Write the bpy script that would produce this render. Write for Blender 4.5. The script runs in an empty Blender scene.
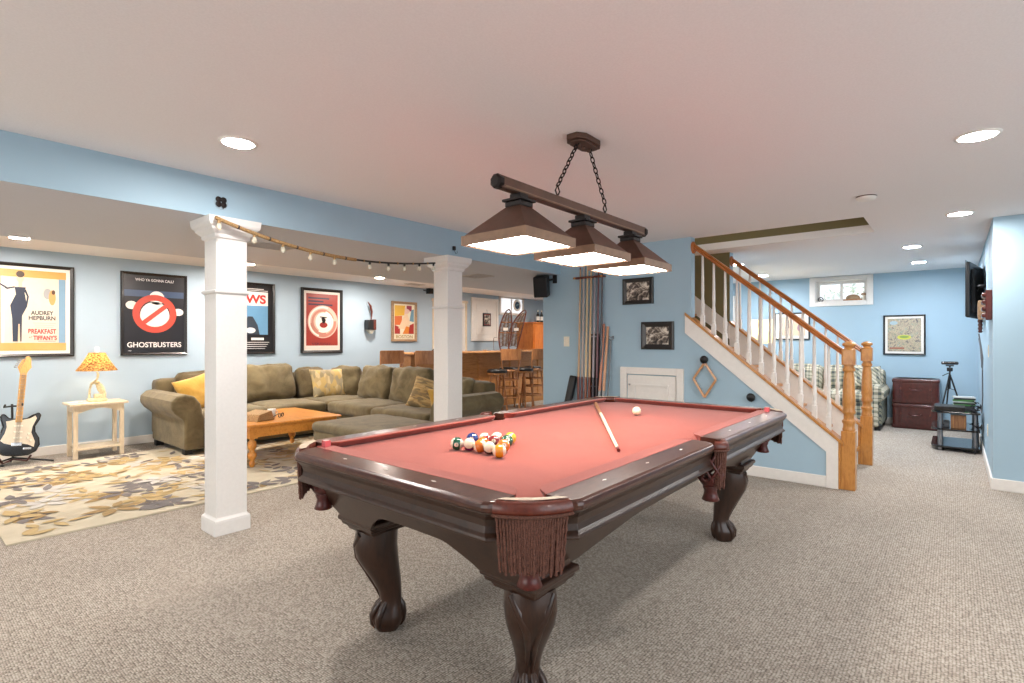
import bpy, bmesh, math, random
from mathutils import Vector, Matrix, noise
random.seed(7)
PI = math.pi
sc = bpy.context.scene
COL = sc.collection

# ---------------------------------------------------------------- camera, world, exposure
cam_d = bpy.data.cameras.new('camera'); cam = bpy.data.objects.new('camera', cam_d); COL.objects.link(cam)
cam_d.sensor_width = 36.0; cam_d.lens = 36.0 * 529.1 / 1024; cam_d.clip_start = 0.05; cam_d.clip_end = 100
YAW = math.radians(39.94)
cam.location = (0, 0, 1.27)
cam.rotation_euler = (PI / 2, 0, YAW - PI / 2)
sc.camera = cam
sc.view_settings.view_transform = 'Standard'; sc.view_settings.look = 'None'
sc.view_settings.gamma = 1; sc.view_settings.use_curve_mapping = False
sc.view_settings.exposure = 0.1
W = bpy.data.worlds.new('world'); sc.world = W; W.use_nodes = True
W.node_tree.nodes['Background'].inputs[0].default_value = (0.86, 0.94, 1.0, 1)
W.node_tree.nodes['Background'].inputs[1].default_value = 1.6
FILL_REAR = 75; RECESS = 420; POOL = 38; FILL_LEFT = 85

def area(name, loc, rot, sx, sy, power, color):
    d = bpy.data.lights.new(name, 'AREA'); d.shape = 'RECTANGLE'; d.size = sx; d.size_y = sy
    d.energy = power; d.color = color
    o = bpy.data.objects.new(name, d); COL.objects.link(o); o.location = loc; o.rotation_euler = rot
    return o
# added area fills along the solid front and left walls, no doors built
area('room_fill', (1.6, -2.95, 1.2), (PI/2, 0, 0), 5.0, 2.0, FILL_REAR, (0.93, 0.96, 1.0))
area('room_fill', (-3.5, 2.4, 1.2), (PI/2, 0, -PI/2), 4.0, 2.0, FILL_LEFT, (1.0, 0.96, 0.92))

# ---------------------------------------------------------------- materials
def lin(c):
    return tuple(((v/255)/12.92 if v/255 <= .04045 else ((v/255+.055)/1.055)**2.4) for v in c) + (1,)
class NT:
    def __init__(s, m): s.t = m.node_tree; s.n = s.t.nodes; s.b = s.n['Principled BSDF']
    def new(s, k, **kw):
        x = s.n.new(k)
        for a, v in kw.items():
            if a.startswith('i_'): x.inputs[a[2:].replace('_', ' ')].default_value = v
            else: setattr(x, a, v)
        return x
    def link(s, a, b): s.t.links.new(a, b)
def base(name, rough=.6, metal=0, coat=0, spec=None):
    m = bpy.data.materials.new(name); m.use_nodes = True; t = NT(m)
    t.b.inputs['Roughness'].default_value = rough; t.b.inputs['Metallic'].default_value = metal
    t.b.inputs['Coat Weight'].default_value = coat; t.b.inputs['Coat Roughness'].default_value = .08
    if spec is not None: t.b.inputs['Specular IOR Level'].default_value = spec
    return m, t
def coords(t, scale, src='Object'):
    tc = t.new('ShaderNodeTexCoord'); mp = t.new('ShaderNodeMapping'); mp.inputs['Scale'].default_value = scale
    t.link(tc.outputs[src], mp.inputs[0]); return mp.outputs[0]
def ramp(t, fac, stops):
    r = t.new('ShaderNodeValToRGB'); e = r.color_ramp.elements
    while len(e) < len(stops): e.new(.5)
    for x, (p, c) in zip(e, stops): x.position = p; x.color = c
    t.link(fac, r.inputs[0]); return r.outputs[0]
def bump(t, h, strength, dist=.01):
    b = t.new('ShaderNodeBump'); b.inputs['Strength'].default_value = strength; b.inputs['Distance'].default_value = dist
    t.link(h, b.inputs['Height']); t.link(b.outputs[0], t.b.inputs['Normal'])
def noi(t, v, scale, detail=4, rough=.55, dist=0):
    n = t.new('ShaderNodeTexNoise'); n.inputs['Scale'].default_value = scale; n.inputs['Detail'].default_value = detail
    n.inputs['Roughness'].default_value = rough; n.inputs['Distortion'].default_value = dist
    t.link(v, n.inputs['Vector']); return n.outputs['Fac']
def plain(name, c, rough=.6, metal=0, coat=0, var=.05, scale=30, bmp=0, spec=None):
    m, t = base(name, rough, metal, coat, spec); c = lin(c)
    v = coords(t, (1, 1, 1)); n = noi(t, v, scale)
    lo = tuple(x*(1-var*1.5) for x in c[:3])+(1,); hi = tuple(min(1, x*(1+var*1.5)) for x in c[:3])+(1,)
    t.link(ramp(t, n, [(.3, lo), (.7, hi)]), t.b.inputs['Base Color'])
    if bmp: bump(t, n, bmp, .004)
    return m
def wood(name, c1, c2, rough=.35, coat=.2, scale=(1, 8, 8), s=3, dark=None):
    m, t = base(name, rough, 0, coat); v = coords(t, scale)
    n = noi(t, v, s, 6, .6, 1.2); n2 = noi(t, v, s*6, 3)
    mx = t.new('ShaderNodeMath', operation='MULTIPLY_ADD'); t.link(n2, mx.inputs[0]); mx.inputs[1].default_value = .35; t.link(n, mx.inputs[2])
    a, b = lin(c1), lin(c2)
    t.link(ramp(t, mx.outputs[0], [(.42, a), (.62, b), (.85, a)]), t.b.inputs['Base Color'])
    bump(t, n2, .08, .002); return m
def fabric(name, c1, c2, rough=.95, scale=6, fine=160, sheen=.3, bmp=.35):
    m, t = base(name, rough, spec=.2); v = coords(t, (1, 1, 1))
    t.b.inputs['Sheen Weight'].default_value = sheen
    n = noi(t, v, scale, 5, .65, .6); n2 = noi(t, v, fine, 2)
    t.link(ramp(t, n, [(.32, lin(c1)), (.68, lin(c2))]), t.b.inputs['Base Color'])
    bump(t, n2, bmp, .003); return m
def emit(name, c, strength, vis=None):
    m, t = base(name, .5); t.b.inputs['Base Color'].default_value = lin(vis or c)
    t.b.inputs['Emission Color'].default_value = lin(c); t.b.inputs['Emission Strength'].default_value = strength
    return m
def carpet():
    m, t = base('berber_carpet', .98, spec=.1); v = coords(t, (1/.0085, 1/.0115, 1))
    t.b.inputs['Sheen Weight'].default_value = .1
    vo = t.new('ShaderNodeTexVoronoi'); vo.inputs['Scale'].default_value = 1; vo.inputs['Randomness'].default_value = .4; vo.voronoi_dimensions = '2D'
    t.link(v, vo.inputs['Vector'])
    sep = t.new('ShaderNodeSeparateColor'); t.link(vo.outputs['Color'], sep.inputs[0])
    v2 = coords(t, (1, 1, 1)); big = noi(t, v2, 1.3, 3)
    c1 = ramp(t, sep.outputs[0], [(0, lin((160, 150, 138))), (.45, lin((184, 174, 162))), (1, lin((204, 196, 184)))])
    dk = ramp(t, vo.outputs['Distance'], [(.30, (1, 1, 1, 1)), (.70, (.30, .28, .26, 1))])
    mu = t.new('ShaderNodeMix', data_type='RGBA', blend_type='MULTIPLY'); mu.inputs[0].default_value = 1
    t.link(c1, mu.inputs[6]); t.link(dk, mu.inputs[7])
    b2 = ramp(t, big, [(.3, (.88, .87, .86, 1)), (.7, (1, 1, 1, 1))])
    m3 = t.new('ShaderNodeMix', data_type='RGBA', blend_type='MULTIPLY'); m3.inputs[0].default_value = 1
    t.link(mu.outputs[2], m3.inputs[6]); t.link(b2, m3.inputs[7]); t.link(m3.outputs[2], t.b.inputs['Base Color'])
    inv = t.new('ShaderNodeMath', operation='SUBTRACT'); inv.inputs[0].default_value = 1; t.link(vo.outputs['Distance'], inv.inputs[1])
    bump(t, inv.outputs[0], .5, .004); return m
def plaid():
    m, t = base('plaid_fabric', .95, spec=.2); v = coords(t, (1, 1, 1))
    sx = t.new('ShaderNodeSeparateXYZ'); t.link(v, sx.inputs[0])
    def stripes(src, per, w, ph):
        a = t.new('ShaderNodeMath', operation='MULTIPLY_ADD'); t.link(src, a.inputs[0]); a.inputs[1].default_value = 1/per; a.inputs[2].default_value = ph
        f = t.new('ShaderNodeMath', operation='FRACT'); t.link(a.outputs[0], f.inputs[0])
        g = t.new('ShaderNodeMath', operation='LESS_THAN'); t.link(f.outputs[0], g.inputs[0]); g.inputs[1].default_value = w
        return g.outputs[0]
    sm = t.new('ShaderNodeMath', operation='ADD'); t.link(sx.outputs[0], sm.inputs[0]); t.link(sx.outputs[2], sm.inputs[1])
    acc = None
    for src, per, w, ph in ((sx.outputs[1], .13, .30, 10.1), (sm.outputs[0], .13, .30, 10.3), (sx.outputs[1], .13, .09, 10.42), (sm.outputs[0], .13, .09, 10.72)):
        g = stripes(src, per, w, ph)
        if acc is None: acc = g
        else:
            a = t.new('ShaderNodeMath', operation='ADD'); t.link(acc, a.inputs[0]); t.link(g, a.inputs[1]); acc = a.outputs[0]
    sc_ = t.new('ShaderNodeMath', operation='MULTIPLY'); t.link(acc, sc_.inputs[0]); sc_.inputs[1].default_value = .33
    t.link(ramp(t, sc_.outputs[0], [(0, lin((200, 193, 174))), (.33, lin((148, 147, 128))), (.66, lin((84, 90, 90)))]), t.b.inputs['Base Color'])
    return m
def mottled(name, cols, scale, rough=.9, coat=0, stretch=(1, 1, 1)):
    m, t = base(name, rough, 0, coat); v = coords(t, stretch)
    vo = t.new('ShaderNodeTexVoronoi'); vo.inputs['Scale'].default_value = scale; t.link(v, vo.inputs['Vector'])
    sep = t.new('ShaderNodeSeparateColor'); t.link(vo.outputs['Color'], sep.inputs[0])
    k = len(cols); r = t.new('ShaderNodeValToRGB'); r.color_ramp.interpolation = 'CONSTANT'; e = r.color_ramp.elements
    while len(e) < k: e.new(.5)
    for i, c in enumerate(cols): e[i].position = i/k; e[i].color = lin(c)
    t.link(sep.outputs[0], r.inputs[0]); t.link(r.outputs[0], t.b.inputs['Base Color']); return m
def photo_bw():
    m, t = base('old_photo_print', .3, 0, .5); v = coords(t, (1, 1, 1))
    n = noi(t, v, 13, 5, .65, 1.2)
    t.link(ramp(t, n, [(.40, lin((30, 22, 18))), (.5, lin((120, 104, 90))), (.58, lin((225, 215, 200)))]), t.b.inputs['Base Color']); return m
def aerial():
    m, t = base('aerial_view_print', .3, 0, .5); v = coords(t, (1, 1, 1))
    n = noi(t, v, 22, 6, .75, .5)
    t.link(ramp(t, n, [(.34, lin((50, 54, 56))), (.44, lin((128, 122, 112))), (.51, lin((196, 176, 146))), (.57, lin((100, 118, 100))), (.68, lin((205, 200, 190)))]), t.b.inputs['Base Color']); return m
def wallpaint(name, c):
    return plain(name, c, .55, var=.012, scale=3, spec=.3)

M = {}
M['blue'] = wallpaint('blue_wall_paint', (164, 191, 207))
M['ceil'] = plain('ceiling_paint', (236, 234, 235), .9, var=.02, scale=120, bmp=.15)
M['bluelit'] = wallpaint('lit_blue_wall_paint', (172, 191, 205))  # blue wall paint made paler, the back wall's brighter light is in the colour
M['ceil_lit'] = plain('lit_ceiling_paint', (240, 238, 235), .85, var=.01)  # ceiling paint whitened, the lamp wash on the back ceiling is in the colour
M['soff'] = plain('shaded_soffit_paint', (204, 206, 212), .9, var=.02, scale=120)  # soffit underside greyed, its weaker light is put into the colour
M['olive'] = wallpaint('olive_wall_paint', (124, 116, 84))
M['white'] = plain('white_trim_paint', (232, 228, 222), .4, var=.02)
M['colw'] = plain('column_paint', (226, 224, 221), .5, var=.015, scale=50)
M['carpet'] = carpet()
M['oak'] = wood('honey_oak', (170, 108, 48), (200, 140, 72), .3, .3, (3, 3, 1))
M['oakrail'] = wood('oak_rail', (150, 84, 34), (180, 106, 48), .3, .3, (3, 1, 3))
M['pine'] = wood('pine_table', (196, 120, 44), (222, 150, 66), .3, .3, (6, 1, 6))
M['cab'] = wood('knotty_pine', (176, 92, 26), (206, 122, 44), .35, .3, (6, 6, 1))
M['bar'] = wood('bar_wood', (170, 110, 54), (196, 138, 76), .4, .2, (1, 6, 6))
M['bartop'] = wood('bar_top_wood', (178, 122, 74), (204, 150, 100), .25, .5, (1, 6, 6))
M['maple'] = wood('maple_neck', (200, 150, 84), (220, 172, 104), .35, .3, (6, 6, 1))
M['stool'] = wood('stool_wood', (146, 94, 54), (178, 122, 76), .4, .2, (6, 6, 1))
M['mahog'] = wood('mahogany', (44, 27, 18), (60, 38, 26), .38, .15, (1, 6, 6))
M['mahogleg'] = wood('mahogany_leg', (38, 22, 15), (58, 34, 22), .32, .25, (6, 6, 1))
M['rail'] = wood('polished_rail', (58, 30, 22), (80, 44, 32), .28, .3, (1.5, 4, 4))
M['birch'] = wood('pale_wood', (214, 194, 164), (228, 210, 182), .5, .1, (6, 6, 1))
M['cloth'] = fabric('red_billiard_cloth', (136, 55, 41), (148, 65, 49), .95, 3, 420, .25, .25)
M['cushion'] = fabric('red_cushion_cloth', (168, 62, 60), (178, 70, 68), .95, 3, 300, .1, .2)
M['leather'] = plain('brown_leather', (96, 40, 26), .35, coat=.3, var=.2, scale=60, bmp=.2)
M['worn'] = plain('worn_pale_leather', (188, 172, 150), .6, var=.15, scale=50)
M['net'] = plain('carved_net_leather', (84, 26, 20), .4, coat=.2, var=.25, scale=70)
M['fringe'] = plain('brown_fringe', (98, 62, 50), .9, var=.35, scale=220, bmp=.6)
M['bronze'] = plain('bronze_metal', (94, 68, 56), .5, .4, var=.12, scale=14)
M['bronzeband'] = plain('bronze_band', (128, 100, 78), .5, .3, var=.1, scale=20)
M['dark'] = plain('dark_bronze', (34, 26, 24), .5, .5)
M['black'] = plain('black_plastic', (18, 18, 19), .4, var=.1)
M['blackgloss'] = plain('black_lacquer', (12, 12, 14), .15, coat=.6)
M['rubber'] = plain('black_rubber', (26, 26, 28), .8)
M['frameblack'] = plain('black_frame', (22, 17, 16), .35, coat=.2)
M['framebrown'] = wood('driftwood_frame', (136, 108, 80), (168, 138, 106), .6, 0)
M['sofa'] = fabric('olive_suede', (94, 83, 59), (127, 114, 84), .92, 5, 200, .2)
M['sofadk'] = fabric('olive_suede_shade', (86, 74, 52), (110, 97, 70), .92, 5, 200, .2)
M['gold'] = fabric('gold_cushion', (180, 138, 58), (200, 160, 78), .9, 8)
M['patch'] = mottled('patchwork_cushion', [(180, 158, 112), (160, 148, 120), (198, 178, 134), (150, 136, 104), (192, 164, 104)], 14, stretch=(1.4, 1, .8))
M['stripeb'] = mottled('striped_cushion', [(172, 142, 92), (148, 124, 84), (186, 158, 108), (130, 112, 80)], 14, stretch=(1, 1, 4))
M['plaid'] = plaid()
M['metal'] = plain('brushed_metal', (150, 150, 154), .3, 1.0)
M['chrome'] = plain('chrome', (205, 205, 208), .15, 1.0)
M['brass'] = plain('brass', (180, 140, 70), .3, 1.0)
M['trunk'] = plain('oxblood_leather', (74, 26, 21), .3, coat=.5, var=.2, scale=25)
M['ivory'] = plain('ivory_plastic', (232, 226, 208), .4)
M['mat'] = plain('white_mat_board', (232, 228, 220), .7, var=.01)
M['photo'] = photo_bw(); M['aerial'] = aerial()
M['ceramic'] = plain('cream_ceramic', (226, 212, 170), .3, coat=.4, var=.2, scale=60)
M['greyp'] = plain('grey_plastic', (120, 122, 126), .5)
M['ventw'] = plain('vent_metal', (186, 180, 174), .5)
M['ventd'] = plain('vent_slot', (84, 80, 78), .8)
M['rope'] = plain('gold_rope', (158, 126, 84), .8, var=.4, scale=160, bmp=.5)
M['wick'] = mottled('woven_rawhide', [(92, 66, 44), (118, 88, 60)], 60)
def glassm(name, c, alpha=.4):
    m, t = base(name, .05); t.b.inputs['Base Color'].default_value = lin(c); t.b.inputs['Alpha'].default_value = alpha
    t.b.inputs['Specular IOR Level'].default_value = .8; return m
M['bulb'] = glassm('clear_bulb_glass', (240, 235, 215), .45)
M['pane'] = glassm('window_glass', (235, 245, 250), .12)
def flat(name, c, rough=.35, coat=.5): return plain(name, c, rough, coat=coat, var=.02)
def ink(c): 
    k = 'ink_%d_%d_%d' % c
    if k not in M: M[k] = flat(k, c)
    return M[k]
M['glow'] = emit('recessed_lamp_glow', (252, 247, 242), RECESS, (255, 255, 255))
M['glow2'] = emit('recessed_lamp_glow_dim', (255, 242, 230), RECESS*1.7, (255, 255, 255))
M['glow3'] = emit('recessed_lamp_glow_bright', (246, 248, 255), RECESS*1.2, (255, 255, 255))
M['diff'] = emit('lamp_diffuser_glow', (255, 246, 236), POOL, (255, 255, 255))
m, t = base('wicker_shade', .8); t.b.inputs['Transmission Weight'].default_value = 0
v = coords(t, (1, 1, 1)); n = noi(t, v, 60, 3)
cc = ramp(t, n, [(.38, lin((92, 56, 20))), (.62, lin((200, 150, 84)))]); t.link(cc, t.b.inputs['Base Color'])
tl = t.new('ShaderNodeBsdfTranslucent'); t.link(cc, tl.inputs[0]); mx = t.new('ShaderNodeMixShader'); mx.inputs[0].default_value = .4
t.link(t.b.outputs[0], mx.inputs[1]); t.link(tl.outputs[0], mx.inputs[2]); t.link(mx.outputs[0], t.n['Material Output'].inputs[0]); M['shade'] = m
m, t = base('cream_lamp_shade', .8); tl = t.new('ShaderNodeBsdfTranslucent'); tl.inputs[0].default_value = lin((250, 226, 170)); t.b.inputs['Base Color'].default_value = lin((250, 230, 180))
mx = t.new('ShaderNodeMixShader'); mx.inputs[0].default_value = .6
t.link(t.b.outputs[0], mx.inputs[1]); t.link(tl.outputs[0], mx.inputs[2]); t.link(mx.outputs[0], t.n['Material Output'].inputs[0]); M['shade2'] = m

# ---------------------------------------------------------------- mesh builder
I4 = Matrix.Identity(4)
def T(x, y, z): return Matrix.Translation((x, y, z))
def R(a, ax): return Matrix.Rotation(a, 4, ax)
class MB:
    def __init__(s): s.v = []; s.f = []; s.mi = []; s.sm = []; s.mats = []; s.cur = 0; s.M = I4
    def mat(s, m):
        if m not in s.mats: s.mats.append(m)
        s.cur = s.mats.index(m); return s
    def add(s, vs, fs, smooth=False, X=None):
        X = s.M @ X if X is not None else s.M
        k = len(s.v); s.v += [tuple(X @ Vector(p)) for p in vs]
        for f in fs: s.f.append(tuple(i+k for i in f)); s.mi.append(s.cur); s.sm.append(smooth)
        return s
    def box(s, x0, x1, y0, y1, z0, z1, X=None):
        return s.add([(x0,y0,z0),(x1,y0,z0),(x1,y1,z0),(x0,y1,z0),(x0,y0,z1),(x1,y0,z1),(x1,y1,z1),(x0,y1,z1)],
                     [(0,3,2,1),(4,5,6,7),(0,1,5,4),(1,2,6,5),(2,3,7,6),(3,0,4,7)], False, X)
    def loft(s, rings, caps=True, smooth=True, closed=True, X=None):
        n = len(rings[0]); vs = [p for r in rings for p in r]; fs = []
        for i in range(len(rings)-1):
            for j in range(n if closed else n-1):
                a = i*n+j; b = i*n+(j+1) % n; fs.append((a, b, b+n, a+n))
        s.add(vs, fs, smooth, X)
        if caps:
            s.add(rings[0], [tuple(reversed(range(n)))], False, X); s.add(rings[-1], [tuple(range(n))], False, X)
        return s
    def lathe(s, prof, n=20, X=None, smooth=True, sq=False):
        rings = []
        for r, z in prof:
            rings.append([(r*math.cos(2*PI*(j+.5*sq)/n), r*math.sin(2*PI*(j+.5*sq)/n), z) for j in range(n)])
        return s.loft(rings, True, smooth, True, X)
    def tube(s, pts, r, n=8, X=None, up=None):
        pts = [Vector(p) for p in pts]; rs = r if isinstance(r, (list, tuple)) else [r]*len(pts); rings = []
        N = None
        for i, p in enumerate(pts):
            d = (pts[min(i+1, len(pts)-1)]-pts[max(i-1, 0)]).normalized()
            if N is None: N = d.orthogonal().normalized() if abs(d.z) < .9 else Vector((1, 0, 0))
            N = (N - d*N.dot(d)).normalized(); B = d.cross(N)
            rings.append([tuple(p + (N*math.cos(2*PI*j/n)+B*math.sin(2*PI*j/n))*rs[i]) for j in range(n)])
        return s.loft(rings, True, n > 4, True, X)
    def prism(s, poly, axis, a, b, X=None):
        def P(p, c): return {'x': (c, p[0], p[1]), 'y': (p[0], c, p[1]), 'z': (p[0], p[1], c)}[axis]
        n = len(poly); vs = [P(p, a) for p in poly]+[P(p, b) for p in poly]
        fs = [tuple(range(n)), tuple(range(2*n-1, n-1, -1))]+[(i, (i+1) % n+0, (i+1) % n+n, i+n) for i in range(n)]
        return s.add(vs, fs, False, X)
    def rbox(s, c, h, r, bulge=(0, 0, 0), wob=0, n=12, X=None, seed=0, smooth=True):
        # rounded cushion: centre, half sizes, corner radius
        cache = {}; vs = []; fs = []
        g = [-1]+[-1+.07, -1+.18]+[-.8+1.6*i/(n-1) for i in range(1, n-1)]+[1-.18, 1-.07, 1]
        def vert(p):
            k = tuple(round(q, 5) for q in p)
            if k in cache: return cache[k]
            P = Vector((p[0]*h[0], p[1]*h[1], p[2]*h[2])); rr = min(r, *h)
            q = Vector([max(-(h[i]-rr), min(h[i]-rr, P[i])) for i in range(3)]); d = P-q
            d = d.normalized()*rr if d.length > 1e-9 else d
            o = q+d
            for i in range(3):
                j, k2 = [a for a in range(3) if a != i]
                o[i] += bulge[i]*(1-p[j]**2)*(1-p[k2]**2)*p[i]
            if wob: o += noise.noise_vector(Vector((o.x*7+seed*3.1, o.y*7, o.z*7)))*wob + noise.noise_vector(Vector((o.x*19+seed, o.y*19, o.z*19)))*wob*.4
            vs.append((o.x+c[0], o.y+c[1], o.z+c[2])); cache[k] = len(vs)-1; return cache[k]
        m = len(g)
        for ax in range(3):
            for sg in (-1, 1):
                for i in range(m-1):
                    for j in range(m-1):
                        q = []
                        for (a, b) in ((g[i], g[j]), (g[i+1], g[j]), (g[i+1], g[j+1]), (g[i], g[j+1])):
                            p = [0, 0, 0]; p[ax] = sg; p[(ax+1) % 3] = a; p[(ax+2) % 3] = b; q.append(vert(p))
                        fs.append(tuple(q) if sg > 0 else tuple(reversed(q)))
        return s.add(vs, fs, smooth, X)
    def pillow(s, w, h, t, X=None, n=18, wob=.01, seed=0):
        # square throw pillow in the XZ plane, thickness along Y
        vs = []; fs = []; idx = {}
        for side in (1, -1):
            for i in range(n+1):
                for j in range(n+1):
                    u = -1+2*i/n; v_ = -1+2*j/n
                    edge = i in (0, n) or j in (0, n)
                    if edge and side < 0: idx[(side, i, j)] = idx[(1, i, j)]; continue
                    th = t*((1-u**4)*(1-v_**4))**.6
                    px = u*w*(1-.07*(1-v_*v_)); pz = v_*h*(1-.07*(1-u*u))
                    q = noise.noise_vector(Vector((px*9+seed*5, pz*9, side*2.0)))*wob*(0 if edge else 1)
                    idx[(side, i, j)] = len(vs); vs.append((px+q.x, side*th*.5+q.y, pz+q.z))
            for i in range(n):
                for j in range(n):
                    f = (idx[(side, i, j)], idx[(side, i+1, j)], idx[(side, i+1, j+1)], idx[(side, i, j+1)])
                    fs.append(f if side < 0 else tuple(reversed(f)))
        return s.add(vs, fs, True, X)
    def sphere(s, c, r, n=16, X=None, sc3=(1, 1, 1)):
        rings = []
        m = n//2
        for i in range(1, m):
            a = PI*i/m; rings.append([(c[0]+r*sc3[0]*math.sin(a)*math.cos(2*PI*j/n), c[1]+r*sc3[1]*math.sin(a)*math.sin(2*PI*j/n), c[2]-r*sc3[2]*math.cos(a)) for j in range(n)])
        s.loft(rings, False, True, True, X)
        s.add(rings[0]+[(c[0], c[1], c[2]-r*sc3[2])], [(j, n, (j+1) % n)[::1] for j in range(n)], True, X)
        s.add(rings[-1]+[(c[0], c[1], c[2]+r*sc3[2])], [(j, (j+1) % n, n) for j in range(n)], True, X)
        return s
    def text(s, st, x, z, size, y=0, w=None, align='CENTER', bold=0, X=None):
        cu = bpy.data.curves.new('t', 'FONT'); cu.body = st; cu.size = size; cu.align_x = align; cu.offset = bold; cu.extrude = 0.0003
        o = bpy.data.objects.new('t', cu); COL.objects.link(o)
        me = bpy.data.meshes.new_from_object(o.evaluated_get(bpy.context.evaluated_depsgraph_get()))
        vs = [v.co.copy() for v in me.vertices]; fs = [tuple(p.vertices) for p in me.polygons]
        bpy.data.objects.remove(o); bpy.data.curves.remove(cu); bpy.data.meshes.remove(me)
        k = 1
        if w and vs:
            ww = max(v.x for v in vs)-min(v.x for v in vs); k = w/ww if ww else 1
        return s.add([(x+v.x*k, y-v.z, z+v.y) for v in vs], fs, False, X)
    def flatpoly(s, pts, y, X=None):  # polygon in XZ facing -Y
        return s.add([(p[0], y, p[1]) for p in pts], [tuple(range(len(pts)))], False, X)
    def rect(s, x0, x1, z0, z1, y, X=None): return s.flatpoly([(x0, z0), (x1, z0), (x1, z1), (x0, z1)], y, X)
    def disc(s, cx, cz, rx, rz, y, n=28, X=None): return s.flatpoly([(cx+rx*math.cos(2*PI*i/n), cz+rz*math.sin(2*PI*i/n)) for i in range(n)], y, X)
    def ring(s, cx, cz, r0, r1, y, n=40, a0=0, a1=2*PI, spiral=0, X=None):
        vs = []; fs = []
        for i in range(n+1):
            a = a0+(a1-a0)*i/n; k = 1-spiral*i/n
            vs += [(cx+r0*k*math.cos(a), y, cz+r0*k*math.sin(a)), (cx+r1*k*math.cos(a), y, cz+r1*k*math.sin(a))]
        for i in range(n): fs.append((2*i, 2*i+1, 2*i+3, 2*i+2))
        return s.add(vs, fs, False, X)
    def build(s, name, parent=None, mats=None, bev=0, seg=2, world=None, fixn=False):
        me = bpy.data.meshes.new(name)
        off = Vector(world) if world is not None else Vector((0, 0, 0))
        me.from_pydata([tuple(Vector(p)-off) for p in s.v], [], s.f)
        for m_ in (s.mats or [mats]): me.materials.append(m_)
        for p, mi, sm in zip(me.polygons, s.mi, s.sm): p.material_index = mi; p.use_smooth = sm
        if fixn:
            bm = bmesh.new(); bm.from_mesh(me); bmesh.ops.remove_doubles(bm, verts=bm.verts, dist=1e-5); bmesh.ops.recalc_face_normals(bm, faces=bm.faces); bm.to_mesh(me); bm.free()
        me.update()
        o = bpy.data.objects.new(name, me); COL.objects.link(o)
        if parent is not None: o.parent = parent
        if bev:
            b = o.modifiers.new('bevel', 'BEVEL'); b.width = bev; b.segments = seg; b.limit_method = 'ANGLE'; b.angle_limit = math.radians(40)
        return o
def mk(mat_): return MB().mat(M[mat_])
def tag(o, label, cat, group=None):
    o['label'] = label; o['category'] = cat
    if group: o['group'] = group
    return o
def thing(name, label, cat, loc=(0, 0, 0), rz=0, group=None):
    o = bpy.data.objects.new(name, None); o.empty_display_size = .1; COL.objects.link(o); o.location = loc; o.rotation_euler = (0, 0, rz)
    return tag(o, label, cat, group)
def struct(o): o['kind'] = 'structure'; return o
def dup(root, loc, rz=None, label=None):
    def cp(o, par):
        c = o.copy(); COL.objects.link(c); c.parent = par
        for ch in o.children: cp(ch, c)
        return c
    r = cp(root, None); r.location = loc
    if rz is not None: r.rotation_euler = (0, 0, rz)
    if label: r['label'] = label
    return r

# ---------------------------------------------------------------- the room
CZ = 2.335; SZ = 2.08; BZ = 2.28
struct(mk('carpet').box(-3.7, 10.2, -3.2, 7.95, -.06, 0).build('floor'))
b = mk('ceil')
b.box(-3.7, 5.4, -3.2, 3.68, CZ, 2.41); b.box(5.4, 10.2, -3.2, .6, CZ, 2.41); b.box(6.2, 10.2, .6, 3.93, CZ, 2.41)
b.box(-3.7, 10.2, 3.93, 5.6, CZ, 2.41)
b.box(-3.7, 5.4, 3.68, 3.93, CZ, 2.41)
b.mat(M['ceil_lit']).box(-3.7, 10.8, 5.6, 7.95, BZ, 2.41)
struct(b.build('ceiling'))
# dropped soffit: painted face to the pool room, shaded grey paint below
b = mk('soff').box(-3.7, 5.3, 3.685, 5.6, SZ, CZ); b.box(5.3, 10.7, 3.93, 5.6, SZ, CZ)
b.mat(M['blue']).box(-3.7, 5.3, 3.68, 3.685, SZ, CZ)
struct(b.build('ceiling_soffit'))
struct(mk('bluelit').box(-3.7, 10.9, 7.78, 7.95, 0, BZ+.02).build('wall_back'))
struct(mk('blue').box(10.7, 10.85, 3.93, 7.78, 0, BZ).build('wall_bar_end'))
struct(mk('blue').box(-3.7, -3.6, -3.1, 7.78, 0, 2.41).build('wall_left'))
struct(mk('blue').box(-3.6, 6.13, -3.2, -3.1, 0, 2.41).build('wall_front'))
struct(mk('blue').box(6.13, 10.2, -3.1, -.25, 0, 2.335).build('wall_right'))
# far wall with window hole
b = mk('blue'); WY0, WY1, WZ0, WZ1 = 1.07, 1.79, 1.92, 2.275
b.box(10.03, 10.2, -.25, WY0, 0, CZ); b.box(10.03, 10.2, WY1, 3.93, 0, CZ); b.box(10.03, 10.2, WY0, WY1, 0, WZ0); b.box(10.03, 10.2, WY0, WY1, WZ1, CZ)
struct(b.build('wall_far'))
struct(mk('blue').box(5.4, 10.7, 3.83, 3.93, 0, CZ).build('wall_middle'))
# cue wall, open above the stringer
def zs(y): return .41+.836*(y-.77)
poly = [(.80, 0), (3.93, 0), (3.93, SZ), (3.68, SZ), (3.68, CZ), (2.06, CZ), (2.06, zs(2.06)-.03), (.80, zs(.80)-.03)]
struct(mk('blue').prism(poly, 'x', 5.3, 5.4).build('wall_cue_side', fixn=True))
poly = [(.80, 0), (3.83, 0), (3.83, CZ), (2.06, CZ), (2.06, zs(2.06)-.03), (.80, zs(.80)-.03)]
b = mk('blue').prism(poly, 'x', 6.51, 6.62)
b.mat(M['olive']).box(6.505, 6.51, 2.062, 3.83, 1.2, CZ)
struct(b.build('wall_stair_far', fixn=True))
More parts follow.
